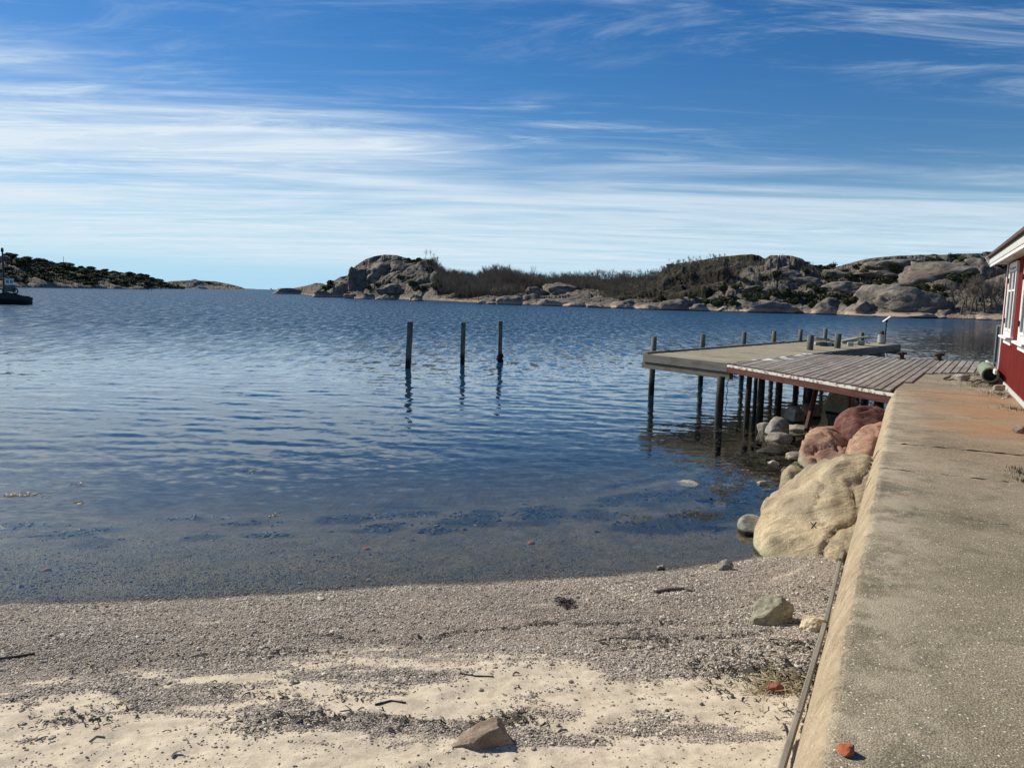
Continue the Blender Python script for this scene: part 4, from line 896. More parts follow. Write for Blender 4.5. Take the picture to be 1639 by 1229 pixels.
# inner wedge of concrete behind the deck edge, and the body under all slabs
B1 = at(1432, 622, ZT)[:2]; C2 = at(1480, 598, ZT)[:2]; C3 = at(1565, 598, ZT)[:2]
e15 = wpt(15.86, 0.0); end = wpt(15.86, 16)
poly = [wpt(15.868, 0.03), wpt(15.868, 0.0)+[-.10, .08], C2+[-0.22, -0.05], C2+[0.30, 0.05], C3+[-.35, -.05], C3, C3+[2.2, 0.3], wpt(21.5, 3.1), wpt(21.5, 16), wpt(15.866, 16)]
mb = MB(); n = len(poly); mb.add([(p[0], p[1], ZT-.006) for p in poly]+[(p[0], p[1], -.8) for p in poly], [tuple(range(n))]+[(i, (i+1) % n, n+(i+1) % n, n+i) for i in range(n)]); mb.build('slab', M['concrete'], quay)
mb = MB(); q = [wpt(-1.8, 0.05), wpt(15.85, 0.05), wpt(15.85, 16), wpt(-1.8, 16)]
mb.add([(p[0], p[1], ZT-.035) for p in q]+[(p[0], p[1], -.8) for p in q], [(0, 1, 2, 3), (7, 6, 5, 4)]+[(i, (i+1) % 4, 4+(i+1) % 4, 4+i) for i in range(4)]); mb.build('core', M['tar'], quay)

# planks laid along the foot of the quay
M['plank_old'] = wood('weathered_grey_plank', (0.17, 0.15, 0.125), (0.30, 0.27, 0.22), (0.42, 0.39, 0.33))
def foot_pt(x, y, z): p = on_ground(x, y-3); return (p[0], p[1], p[2]+.045)
pls = [((1275, 1229, .58), (1293, 1163, .50)), ((1294, 1161, .49), (1332, 1014, .33)), ((1333, 1012, .33), (1353, 912, .20)), ((1354, 908, .22), (1376, 835, .38))]
labs = ['grey plank at the foot of the quay, nearest to the camera', 'long grey plank along the foot of the quay below the pale stone', 'grey plank at the foot of the quay beside the pale stone', 'thin pale plank propped between the quay and the big boulder']
for (a, b), lb in zip(pls, labs):
    A, B = foot_pt(*a), foot_pt(*b)
    if a[1] == 1229: A = tuple(np.array(A)+(np.array(A)-np.array(B))*1.6)
    if lb.startswith('thin'): w_, h_ = .035, .05
    else: w_, h_ = .034, .038
    A, B = np.array(A)+[-.05, .02, .0], np.array(B)+[-.05, .02, .0]; d = (B-A)/np.linalg.norm(B-A)
    mb = MB(); l = np.linalg.norm(B-A); mb.box((0, 0, 0), (w_, l, h_), bev=.006); o = mb.build('plank', M['plank_old'])
    o.location = tuple((A+B)/2); o.rotation_euler = (math.asin(d[2]), 0, math.atan2(-d[0], d[1])); tag(o, lb, 'plank', 'planks along the foot of the quay')

# ------------------------------------------------------------------ pier
def stain(t, c):
    g = N(t, 'ShaderNodeNewGeometry'); best = None
    for (x, y, r) in ((1175, 577, .5), (1195, 575, .55), (1215, 574, .6), (1240, 571, .6), (1265, 568, .6), (1285, 566, .5), (1230, 576, .35), (1260, 574, .3)):
        p = at(x, y, 1.32); v = N(t, 'ShaderNodeVectorMath', operation='DISTANCE'); L(t, g.outputs['Position'], v.inputs[0]); v.inputs[1].default_value = tuple(p)
        k = maprange(t, v.outputs['Value'], r*.3, r*1.2, 1, 0); best = k if best is None else math_n(t, 'MAXIMUM', best, k)
    n = noise(t, pos(t), 7, 5, 0.7); n2 = noise(t, pos(t), 30, 3, 0.7)
    c = mixc(t, maprange(t, math_n(t, 'MULTIPLY', best, n), 0.34, 0.42, 0, 0.9), c, (0.72, 0.72, 0.74))
    return mixc(t, maprange(t, n2, 0.70, 0.74, 0, 0.5), c, (0.5, 0.48, 0.44))
M['deck_old'] = wood('old_brown_deck_board', (0.17, 0.14, 0.115), (0.32, 0.275, 0.235), (0.50, 0.45, 0.40), stain=stain, lichen=.5)
M['deck_new'] = wood('grey_tan_deck_board', (0.22, 0.19, 0.135), (0.34, 0.30, 0.215), (0.47, 0.425, 0.325))
M['beam_grey'] = wood('grey_beam', (0.10, 0.095, 0.08), (0.18, 0.165, 0.14), (0.28, 0.255, 0.215))
M['beam_red'] = wood('red_brown_beam', (0.055, 0.022, 0.018), (0.10, 0.038, 0.028), (0.16, 0.075, 0.055))
def stain_w(t, c): return mixc(t, maprange(t, noise(t, pos(t), 9, 5, 0.7), 0.42, 0.5, 0, 0.9), c, (0.62, 0.58, 0.52))
M['beam_flaky'] = wood('flaking_white_board', (0.18, 0.10, 0.08), (0.30, 0.20, 0.16), (0.4, 0.3, 0.25), stain=stain_w)
M['pile'] = wood('greenish_grey_pile', (0.10, 0.105, 0.085), (0.17, 0.17, 0.14), (0.27, 0.265, 0.22), axis=2)
def mat_pilewet():
    m, t, b = newmat('pile_with_weed_line'); n = noise(t, pos(t, sc3=(14, 14, 1.5), obj=True), 1, 5, .6); sz = N(t, 'ShaderNodeSeparateXYZ'); L(t, N(t, 'ShaderNodeNewGeometry').outputs['Position'], sz.inputs[0])
    c = ramp(t, n, [(0.3, (0.05, 0.053, 0.04)), (0.55, (0.12, 0.122, 0.095)), (0.75, (0.22, 0.215, 0.17))]); z = math_n(t, 'ADD', sz.outputs[2], math_n(t, 'MULTIPLY', math_n(t, 'SUBTRACT', noise(t, pos(t), 8, 4), 0.5), 0.3))
    c = mixc(t, maprange(t, z, 0.25, 0.55, 1, 0), c, (0.014, 0.013, 0.009)); L(t, c, b.inputs['Base Color']); setv(b, Roughness=0.85); b.inputs['Specular IOR Level'].default_value = 0.3; bump(t, b, n, .5, .01); return m
M['pilew'] = mat_pilewet()
M['mussel'] = flat('mussel_growth', (0.012, 0.012, 0.01), 0.6, var=.5, sc=40, bs=1.0)
EL, ER = at(1033, 567, ZT)[:2], at(1165, 582, ZT)[:2]
pd = np.array([0.672, 0.741]); pd /= np.linalg.norm(pd)
PLEN = 14.5
pier = empty('outer_pier', (EL[0], EL[1], ZT)); 
tag(pier, 'grey timber pier head on piles reaching out over the water with mooring posts', 'pier')
def child(o, par): 
    o.parent = par; o.matrix_parent_inverse = Matrix.Translation(-par.location) if par.rotation_euler.z == 0 else par.matrix_world.inverted(); return o
edge_v = ER-EL; wdt = np.linalg.norm(edge_v); ed = edge_v/wdt
pl_me = []
npl = int(PLEN/0.132)
for k in range(4):
    mb = MB(); mb.box((0, 0, 0), (0.108, wdt+rnd.uniform(-.01, .03), 0.034), bev=.005); o = mb.build('deck_board', M['deck_new']); pl_me.append(o.data); bpy.data.objects.remove(o)
for i in range(npl):
    c = (EL+ER)/2+pd*(0.10+i*0.132*1.0)
    o = bpy.data.objects.new('deck_board', pl_me[i % 4]); COL.objects.link(o); o.parent = pier
    fl = 0.0 if i % 2 else math.pi
    o.location = (c[0]-EL[0]+rnd.uniform(-.012, .012), c[1]-EL[1], rnd.uniform(-.003, .003)-0.0); o.rotation_euler = (0, 0, math.atan2(-ed[0], ed[1])+fl)
def pbar(name, a, b, w, h, mat, par=pier, bev=.008):
    l = np.linalg.norm(np.array(b, float)-np.array(a, float)); mb = MB(); mb.box((0, 0, 0), (w, l, h), bev=bev); o = mb.build(name, mat, par)
    a, b = np.array(a, float), np.array(b, float); d = (b-a)/l; pl_ = np.array(par.location[:]) if par else 0
    o.location = tuple((a+b)/2-pl_); o.rotation_euler = (math.asin(d[2]), 0, math.atan2(-d[0], d[1])); return o
def P3(p, z): return (p[0], p[1], z)
nd = np.array([-pd[1], pd[0]])
pbar('end_board', P3(EL-pd*.03-ed*.05, ZT-.10), P3(ER-pd*.03+ed*.02, ZT-.10), .045, .23, M['beam_grey'])
pbar('cross_beam', P3(EL+pd*.06-ed*.12, ZT-.31), P3(ER+pd*.06+ed*.1, ZT-.31), .14, .17, M['beam_grey'])
for q_ in (EL-ed*.02, ER+ed*.02): pbar('side_beam', P3(q_+pd*.02, ZT-.125), P3(q_+pd*PLEN, ZT-.125), .06, .2, M['beam_grey'])
pbar('edge_board', P3(EL+ed*.05, ZT+.045), P3(EL+ed*.05+pd*PLEN*.97, ZT+.045), .1, .05, M['plank_old'])
for kx in (3.4, 6.6, 9.4, 12.2, 14.2): pbar('cross_beam', P3(EL+pd*kx-ed*.1, ZT-.29), P3(ER+pd*kx+ed*.1, ZT-.29), .16, .16, M['beam_grey'])
pbar('middle_beam', P3((EL+ER)/2+pd*.1, ZT-.125), P3((EL+ER)/2+pd*PLEN, ZT-.125), .08, .19, M['tar'])
def pile(xy, top, r, par, lean=(0, 0), name='mooring_post', zb=-2.2, mat=None, lab=None):
    mb = MB(); n_ = 7; zs = np.linspace(zb, top, n_); x0_, y0_ = (xy[0]-par.location[0], xy[1]-par.location[1]) if par else xy; z0_ = par.location[2] if par else 0
    mb.tube([(x0_+lean[0]*(z), y0_+lean[1]*z, z-z0_) for z in zs], [r*(1.04-.05*i/n_+rnd.uniform(-.015, .015)) for i in range(n_-1)]+[r*.93], 14, jit=.02)
    o = mb.build(name, mat or M['pilew'], par, smooth=False)
    for p_ in o.data.polygons: p_.use_smooth = abs(p_.normal.z) < .7
    return o
for (x, y, yt) in ((1045, 563, 539), (1124, 555, 535.5), (1190, 551, 532.5), (1238, 549, 531), (1280, 548, 528.5), (1320, 545, 527.5)):
    p = at(x, y, ZT); d = math.hypot(*p[:2]); s_ = d/FPX; pile(p[:2], ZT+(y-yt)*s_, .085, pier, lean=(.012, 0) if x == 1045 else (0.004, 0))
NP = []
for (x, y, yt) in ((1296, 561, 538), (1340, 558, 536), (1378, 553, 534), (1410, 551, 532)):
    p = at(x, y, ZT); d = math.hypot(*p[:2]); s_ = d/FPX; NP.append(p[:2]); pile(p[:2], ZT+(y-yt)*s_, .11 if x < 1350 else .095, pier, mat=M['pilew'] if x < 1400 else M['tar'])
# inner deck: old brown boards between the beach end of the pier and the quay
RB = at(1430, 628, ZT)[:2]; IN = at(1290, 567, ZT)[:2]; F2 = at(1565, 579.5, ZT)[:2]
inner = empty('inner_deck', (ER[0], ER[1], ZT)); tag(inner, 'old brown plank deck between the grey pier head and the concrete quay', 'deck')
far3 = F2+np.array([1.6, -0.6])
poly = [ER+[.03, -.05], RB, wpt(15.9, 0.0), C2+[-0.07, -0.12], C2+[.26, .09], C3+[-.37, -.01], C3+[-.02, .05], C3+[2.2, 0.35], far3, IN]
pu = at(1387.7, 583, ZT)[:2]-at(1320.5, 610, ZT)[:2]; pu /= np.linalg.norm(pu); pv = np.array([pu[1], -pu[0]])
P_ = [(float(np.dot(p-ER, pu)), float(np.dot(p-ER, pv))) for p in poly]
v = min(q[1] for q in P_)+.05; vmax = max(q[1] for q in P_); nb = 0
while v < vmax-.05:
    xsn = []
    for i in range(len(P_)):
        (a0, a1), (b0, b1) = P_[i], P_[(i+1) % len(P_)]
        if (a1-v)*(b1-v) < 0: xsn.append(a0+(b0-a0)*(v-a1)/(b1-a1))
    xsn.sort()
    for s0, s1 in zip(xsn[::2], xsn[1::2]):
        if s1-s0 < .05: continue
        s0 += rnd.uniform(-.05, .02); s1 += rnd.uniform(-.02, .04)
        cuts = [s0, s1] if s1-s0 < 3.2 or rnd.random() < .4 else [s0, s0+(s1-s0)*rnd.uniform(.4, .6), s1]
        for k in range(len(cuts)-1):
            A, B = ER+pu*cuts[k]+pv*v, ER+pu*(cuts[k+1]-.012)+pv*v; w_ = rnd.uniform(.128, .138)
            o = pbar('deck_board', P3(A, ZT+.004+rnd.uniform(-.004, .006)), P3(B, ZT+.004+rnd.uniform(-.004, .006)), w_, .036, M['deck_old'], inner, bev=.006); nb += 1
    v += .158
rbd = (RB-ER)/np.linalg.norm(RB-ER); rn_ = np.array([rbd[1], -rbd[0]])
pbar('edge_beam', P3(ER+[.0, -.1], ZT-.145), P3(RB+rbd*.45, ZT-.145), .09, .14, M['beam_red'], inner)
pbar('edge_board', P3(ER-rn_*.0+[.0, -.1], ZT-.048), P3(RB+rbd*.45, ZT-.048), .12, .06, M['beam_flaky'], inner)
for k in (.28, .55, .85): pbar('joist', P3(ER*(1-k)+IN*k+[.05, 0], ZT-.12), P3((RB+[.3,.1])*(1-k)+far3*k, ZT-.12), .09, .18, M['tar'], inner)
for (x, y, r, nm) in ((1150, 672, .095, 'pile'), (1195, 668, .07, 'pile'), (1207, 664, .05, 'pile'), (1216, 667, .085, 'pile'), (1245, 655, .09, 'pile'), (1272, 650, .07, 'pile'), (1295, 640, .10, 'pile'), (1335, 632, .11, 'pile'), (1350, 630, .07, 'pile'), (1385, 628, .12, 'pile'), (1410, 628, .12, 'pile')):
    p = at(x, y, 0.0); pile(p[:2], ZT-.24, r, inner, name='pile', mat=M['tar'], lean=(.01, 0) if x < 1160 else (rnd.uniform(-.02, .02), 0))
a, b = at(1291, 688, .15), at(1309, 612, 1.08); k_ = MB(); k_.tube([tuple(a-inner.location), tuple(b-np.array(inner.location[:]))], .055, 8); k_.build('strut', M['rust'], inner)
a = at(1358, 662, .55); k_ = MB(); k_.tube([(a[0]-inner.location.x, a[1]-inner.location.y, a[2]-ZT), (a[0]-inner.location.x, a[1]-inner.location.y, -.15)], .022, 8); k_.build('rod', M['rust'], inner)
# ropes
def rope(name, pts, r, mat, lab=None, par=None):
    k_ = MB(); k_.tube(pts, r, 6); o = k_.build(name, mat, par, smooth=True)
    if lab: tag(o, lab, 'rope')
    return o
p0 = at(1166, 592, 1.1); q_ = []
for i in range(34): a_ = i/34*6.28*3.2; q_.append((p0[0]+.10*math.cos(a_)+.006*i, p0[1]-.05, 1.0+.07*math.sin(a_)+.02*math.sin(i)))
q_ += [(p0[0]-.02+.02*math.sin(i*1.3), p0[1]-.05, .92-.06*i) for i in range(16)]
rope('rope', q_, .010, M['rope_dark'], 'tangled dark rope hanging from the corner where the two decks meet')
for j, (NPi, lab) in enumerate(((NP[2], 'white rope wound low round the third front mooring post'), (NP[3], 'white rope wrapped thick round the last mooring post by the lamp pole'))):
    q_ = []; turns = 5 if j == 0 else 11
    for i in range(turns*12): a_ = i/12*6.283; q_.append((NPi[0]+(.115+.012*math.sin(i*.7))*math.cos(a_), NPi[1]+(.115+.012*math.sin(i*.7))*math.sin(a_), ZT+.04+i/12*(.026 if j == 0 else .029)))
    if j == 0: q_ += [(NPi[0]+.12+.05*i, NPi[1]-.1, ZT+.16-.03*i) for i in range(4)]
    rope('rope', q_, .017, M['rope_white'], lab)
for j, dxx in enumerate((.25, .7)):
    a = np.array([NP[3][0], NP[3][1]-.12, ZT+.02]); b = a+np.array([dxx*1.2, -.5+.2*j, -1.25]); rope('rope', [tuple(a*(1-s)+b*s+np.array([0, 0, -.25*math.sin(3.14*s)])) for s in np.linspace(0, 1, 8)], .014, M['drift'], ['slack mooring line nearest the last post, dropping to the water', 'outer mooring line dropping right from the last post to the water'][j])
# tilted panel on a pole at the pier's far corner
p = at(1416, 551, ZT); pz = ZT+(551-516)*math.hypot(*p[:2])/FPX
lp = empty('lamp_pole', (p[0], p[1], ZT)); tag(lp, 'thin pole with a slanting pale panel on top at the far corner of the pier', 'pole')
k_ = MB(); k_.tube([(0, 0, -1.5), (0, 0, pz-ZT)], .028, 8); k_.build('pole', M['dark'], lp)
k_ = MB(); k_.box((0, 0, 0), (.36, .10, .022), bev=.006); o = k_.build('panel', M['white'], lp); o.location = (0, 0, pz-ZT+.03); o.rotation_euler = (0.1, -.62, 0.1)
k_ = MB(); k_.box((0.0, 0, -.02), (.08, .08, .09)); o = k_.build('bracket', M['dark'], lp); o.location = (0, 0, pz-ZT-.02)
# heap of boards on the pier head
M['board_pale'] = wood('pale_board', (0.28, 0.27, 0.24), (0.42, 0.41, 0.37), (0.55, 0.54, 0.50))
def lay(name, x0_, y0_, z0_, x1_, y1_, z1_, w, h, mat, lab, cat='board', grp=None):
    a, b = at(x0_, y0_, z0_), at(x1_, y1_, z1_); o = pbar(name, a, b, w, h, mat, None); tag(o, lab, cat, grp); return o
lay('board', 1301, 540, 1.62, 1337, 547, 1.42, .26, .05, M['board_pale'], 'long pale board sloping down to the right at the back of the pier head', grp='loose boards on the pier head')
lay('board', 1305, 545, 1.38, 1330, 549, 1.36, .18, .05, M['drift'], 'dark short board under the sloping pale board', grp='loose boards on the pier head')
lay('board', 1347, 546, 1.42, 1378, 540, 1.62, .24, .05, M['board_pale'], 'pale board rising to the right between two mooring posts', grp='loose boards on the pier head')
lay('board', 1350, 548, 1.38, 1387, 541, 1.5, .1, .1, M['board_pale'], 'narrow white beam lying under the rising pale board', grp='loose boards on the pier head')
lay('board', 1372, 540, 1.62, 1392, 538.5, 1.68, .09, .04, M['board_pale'], 'white board tip sticking out right of the third front post', grp='loose boards on the pier head')
for i, (x, y, w) in enumerate(((1309, 550, .22), (1318, 551, .30), (1327, 551, .24), (1334, 551, .2), (1361, 551, .2))):
    p = at(x, y, 1.38); k_ = MB(); k_.box((0, 0, 0), (w, w*.7, .12+.03*(i % 3)), bev=.02); o = k_.build('timber_offcut', M['drift'] if i % 2 else M['board_pale']); o.location = (p[0], p[1], ZT+.08); o.rotation_euler = (0, 0, i*.7)
    tag(o, ['grey offcut leftmost in the heap on the pier head', 'pale offcut second from left in the pier head heap', 'dark offcut in the middle of the pier head heap', 'pale offcut at the right end of the pier head heap', 'grey offcut lying alone beside the narrow white beam'][i], 'timber')
# bollards on the far edge of the inner deck
for i, (x, y) in enumerate(((1443, 576), (1503, 578))):
    p = at(x, y, ZT); r_ = empty('bollard', (p[0], p[1], ZT+.02)); k_ = MB(); k_.tube([(0, 0, 0), (0, 0, .03), (0, 0, .031), (0, 0, .15)], [.11, .11, .06, .06], 10); k_.build('stem', M['rust'], r_)
    k_ = MB(); k_.tube([(-.13, 0, .15), (.13, 0, .17)], .035, 8); k_.build('horn', M['rust'], r_); k_ = MB(); k_.tube([(0, 0, .14), (0, 0, .20), (0, 0, .21)], [.07, .07, .04], 10); k_.build('cap', M['rust'], r_)
    tag(r_, ['small rusty mooring bollard left on the far edge of the brown deck', 'small rusty mooring bollard in line with the middle of the quay end'][i], 'bollard')
# three lone posts in the water
for i, (xb, yb, xt, yt, lab) in enumerate(((653, 590, 657, 515, 'leaning square post standing alone in the water, leftmost of three'), (740, 583, 742, 516, 'middle one of three lone posts in the water'), (800, 580, 801, 514, 'rightmost of three lone posts, dark mussels round its foot'))):
    p = at(xb, yb, 0); T_ = tan_el(xt, yt); d = math.hypot(*p[:2]); zt = HC+T_*d; tx = ray(xt, yt); tx = tx/tx[1]*p[1]
    dxx = tx[0]-p[0]; k_ = MB(); w_ = .17
    for a_, b_, hw in ((-2.5, zt, w_/2),):
        zz = np.linspace(a_, b_, 9); V = []; 
        for z in zz:
            xx = dxx*z/zt
            for (sx_, sy_) in ((-1, -1), (1, -1), (1, 1), (-1, 1)): V.append((xx+sx_*hw*(1+.04*math.sin(z*5+sx_)), sy_*hw, z))
        F = [(j*4+k, j*4+(k+1) % 4, j*4+4+(k+1) % 4, j*4+4+k) for j in range(8) for k in range(4)]+[(0, 3, 2, 1), (32, 33, 34, 35)]
        k_.add(V, F)
    root = empty('lone_post', (p[0], p[1], 0), R(-12+i*9)); k_.build('timber', M['pilew'], root)
    if i == 2:
        for s in range(14):
            co, F = rock_mesh((.05, .05, .06), 900+s, sub=2, rough=.3, facets=2); k2_ = mesh_obj('mussel_clump', co, F, M['mussel'], root); a_ = s*1.9; k2_.location = (.11*math.cos(a_), .11*math.sin(a_), .04+.022*s)
    tag(root, lab, 'post', 'lone posts standing in the water')

# ------------------------------------------------------------------ boathouse
a0 = at(1595.5, 605, ZT)[:2]; b0 = at(1639, 651, ZT)[:2]; hd = (b0-a0)/np.linalg.norm(b0-a0); hn = np.array([hd[1], -hd[0]])   # along towards camera, outwards to the water
if hn[0] > 0: hn = -hn
house = empty('boathouse', (a0[0], a0[1], ZT)); tag(house, 'red board boathouse with white windows and white eaves at the right edge', 'boathouse')
HM = Matrix(((hd[0], hn[0], 0), (hd[1], hn[1], 0), (0, 0, 1)))   # local x along, y outwards
def hpart(name, mb, mat, par=None, **k):
    V = [HM @ Vector(v) for v in mb.V]; m2 = MB(); m2.V = [tuple(v) for v in V]; m2.F = mb.F; return m2.build(name, mat, par or house, **k)
def mat_red():
    m, t, b = newmat('red_painted_board'); rn = N(t, 'ShaderNodeObjectInfo').outputs['Random']; p = pos(t, sc3=(14, 14, 1.2)); n = noise(t, p, 1.3, 6, .65); n2 = noise(t, pos(t), 3, 4)
    c = ramp(t, n, [(0.3, (0.17, 0.018, 0.014)), (0.55, (0.25, 0.028, 0.022)), (0.75, (0.32, 0.06, 0.045))]); c = mixc(t, math_n(t, 'MULTIPLY', rn, 0.35), c, (0.19, 0.026, 0.02)); c = mixc(t, maprange(t, n2, .6, .75, 0, .3), c, (.33, .12, .09))
    L(t, c, b.inputs['Base Color']); setv(b, Roughness=0.75); b.inputs['Specular IOR Level'].default_value = 0.25; bump(t, b, n, .4, .004); return m
M['red'] = mat_red()
HL = 11.0; HH = 2.75
k_ = MB(); k_.box((HL/2, -2.6, HH/2), (HL, 5.1, HH)); hpart('wall_core', k_, M['red'])
k_ = MB(); x = .10; nbd = 0
while x < 8.4:       # upright boards, then the battens between them
    k_ = MB(); k_.box((x+.075, -.036, HH/2+.02), (.148, .024, HH-.05), bev=.003); hpart('board', k_, M['red'])
    k_ = MB(); k_.box((x+.150, -.013, HH/2+.02), (.042, .022, HH-.05), bev=.004); hpart('batten', k_, M['red']); x += .15
k_ = MB(); k_.box((.05, -.02, HH/2), (.10, .05, HH), bev=.004); hpart('corner_board', k_, M['white'])
k_ = MB(); k_.box((HL/2, -.012, .025), (HL, .06, .09), bev=.004); hpart('sill_board', k_, M['soffit'])
# gable end facing away, boarded
k_ = MB(); k_.add([(0, 0, 0), (0, -5.1, 0), (0, -5.1, HH), (0, -2.6, HH+1.5), (0, 0, HH), (HL, 0, 0), (HL, -5.1, 0), (HL, -5.1, HH), (HL, -2.6, HH+1.5), (HL, 0, HH)], [(0, 1, 2, 3, 4), (9, 8, 7, 6, 5)]); o = hpart('gable', k_, M['red'])
for (w0, w1) in ((1.08, 2.52), (3.9, 5.34), (7.0, 8.3)):
    z0_, z1_ = .99, 2.40; wc, ww, zc_, wh = (w0+w1)/2, w1-w0, (z0_+z1_)/2, z1_-z0_; root = None
    k_ = MB()
    for (cx, cz, sx_, sz_) in ((wc, z1_+.0, ww+.02, .10), (w0+.02, zc_, .09, wh), (w1-.02, zc_, .09, wh), (wc, z0_+.05, ww, .08)): k_.box((cx, .02, cz), (sx_, .05, sz_), bev=.004)
    fr_ = hpart('window', k_, M['white'])
    k_ = MB(); k_.box((wc, .055, z0_-.02), (ww+.14, .14, .045), bev=.006); k_.box((wc, .015, z0_-.10), (ww+.02, .04, .11), bev=.004); hpart('sill', k_, M['white'], fr_).parent = fr_
    k_ = MB()
    for cx in (wc-ww*.25, wc+ww*.25):
        for (ax, az_, sx_, sz_) in ((cx-ww*.19, zc_, .05, wh-.16), (cx+ww*.19, zc_, .05, wh-.16), (cx, z0_+.13, ww*.38, .05), (cx, z1_-.10, ww*.38, .05), (cx, zc_+.2, ww*.38, .035)): k_.box((ax, .018+.001*(sx_ > .1), az_), (sx_, .035, sz_), bev=.003)
    hpart('sash', k_, M['white'], fr_)
    for sx_ in (-1, 1):
        for (p0_, p1_) in ((z0_+.10, zc_+.2), (zc_+.2, z1_-.08)): k_ = MB(); k_.box((wc+sx_*ww*.25, .004, (p0_+p1_)/2), (ww*.40, .012, p1_-p0_)); hpart('pane', k_, M['glass'], fr_)
    for z_ in (z0_+.3, z1_-.3): k_ = MB(); k_.box((w0+.075, .05, z_), (.03, .03, .10)); hpart('hinge', k_, M['dark'], fr_)
# roof: eave 0.33 out, lower edge 2.47 above the quay
ez0, ez1, eo, gx = 2.44, 2.64, .33, -.36
sl = (1.55)/(2.6+eo)
def roof_side(sg):
    y0_ = eo if sg > 0 else -5.2-eo; ym = -2.6; k_ = MB(); zt_ = ez1+sl*(2.6+eo)
    V = [(gx, y0_, ez1+.03), (HL+.3, y0_, ez1+.03), (HL+.3, ym, zt_+.03), (gx, ym, zt_+.03), (gx, y0_, ez1-.03), (HL+.3, y0_, ez1-.03), (HL+.3, ym, zt_-.03), (gx, ym, zt_-.03)]
    k_.add(V, [(0, 1, 2, 3), (7, 6, 5, 4), (0, 4, 5, 1), (1, 5, 6, 2), (2, 6, 7, 3), (3, 7, 4, 0)]); return k_
M['roof'] = flat('black_roofing_felt', (0.045, 0.035, 0.03), .9, var=.5, sc=20)
rf = hpart('roof', roof_side(1), M['roof']); hpart('roof', roof_side(-1), M['roof'])
k_ = MB(); k_.box(((HL+gx)/2, eo+.015, ez1+.045), (HL-gx+.05, .05, .07), bev=.01); hpart('roof_edge', k_, flat('brown_roof_edge', (.10, .065, .05), .8, var=.4), rf)
k_ = MB(); k_.box(((HL+gx)/2, eo-.02, ez1-.085), (HL-gx, .028, .11), bev=.004); hpart('fascia', k_, M['soffit'])
k_ = MB(); k_.box(((HL+gx)/2+.08, eo-.035, ez1-.155), (HL-gx-.1, .03, .085), bev=.004); hpart('fascia', k_, M['white'])
k_ = MB(); k_.box(((HL+gx)/2, eo/2-.03, ez1-.13), (HL-gx-.06, eo-.06, .02)); hpart('soffit', k_, M['soffit'])
k_ = MB(); k_.bar((gx-.012, eo+.03, ez1-.09), (gx-.012, -2.6, ez1+sl*(2.6+eo)-.09), .026, .24, bev=.004); hpart('barge_board', k_, M['white'])
# slatted grey gate behind the corner
g0, g1 = at(1591, 588, ZT)[:2], at(1606, 590, ZT)[:2]; gd = (g1-g0)/np.linalg.norm(g1-g0); gz = 1.08
gate = empty('slatted_gate', (g0[0], g0[1], ZT)); tag(gate, 'grey slatted gate standing on the deck behind the boathouse corner', 'gate')
M['gate'] = flat('grey_green_paint', (.12, .15, .155), .6, var=.3)
k_ = MB(); k_.bar((0, 0, 0), (0, 0, gz), .05, .05, up=(0, 1, 0)); k_.bar((0, 0, gz), (gd[0]*1.6, gd[1]*1.6, gz), .05, .05); k_.bar((0, 0, .12), (gd[0]*1.6, gd[1]*1.6, .12), .04, .04); k_.build('frame', M['gate'], gate)
for i in range(9): s_ = .13+i*.16; k_ = MB(); k_.bar((gd[0]*s_, gd[1]*s_, .10), (gd[0]*s_, gd[1]*s_, gz), .085, .02, up=(gd[1], -gd[0], 0)); k_.build('slat', M['gate'], gate)
# mottled green pipe
M['pipe'] = granite('mottled_green_pipe_skin', (0.20, 0.24, 0.17), (0.10, 0.14, 0.10), (0.36, 0.38, 0.28), 6, streak=False, b_str=.2)
pa, pb = at(1585, 601, ZT+.18), at(1571, 584, ZT+.18); pp = empty('green_pipe', (pa[0], pa[1], ZT)); d_ = np.array([pb[0]-pa[0], pb[1]-pa[1], 0]); d_ = d_/np.linalg.norm(d_)*1.75
k_ = MB(); n_ = 20
ax = np.cross(d_/np.linalg.norm(d_), [0, 0, 1]); V = []
for (s_, r_) in ((0, .155), (1, .155), (1, .125), (0, .125)):
    for k in range(n_): t__ = 6.283*k/n_; V.append(tuple(d_*s_+ax*math.cos(t__)*r_+np.array([0, 0, math.sin(t__)*r_+.19])))
F = [(j*n_+k, j*n_+(k+1) % n_, ((j+1) % 4)*n_+(k+1) % n_, ((j+1) % 4)*n_+k) for j in range(4) for k in range(n_)]; k_.add(V, F); k_.build('shell', M['pipe'], pp, smooth=False)
k_ = MB(); k_.tube([tuple(np.array([0, 0, .19])+d_*.12), tuple(np.array([0, 0, .19])+d_*.14)], .124, 20); k_.build('bore_shade', M['dark'], pp)  # dark disc paints in the shade inside the open pipe
tag(pp, 'mottled green pipe lying open end towards the camera beside the red boathouse', 'pipe')
lay('board', 1579, 580, 1.56, 1594, 596, 1.58, .05, .09, M['white'], 'white board lying behind the green pipe against the boathouse')

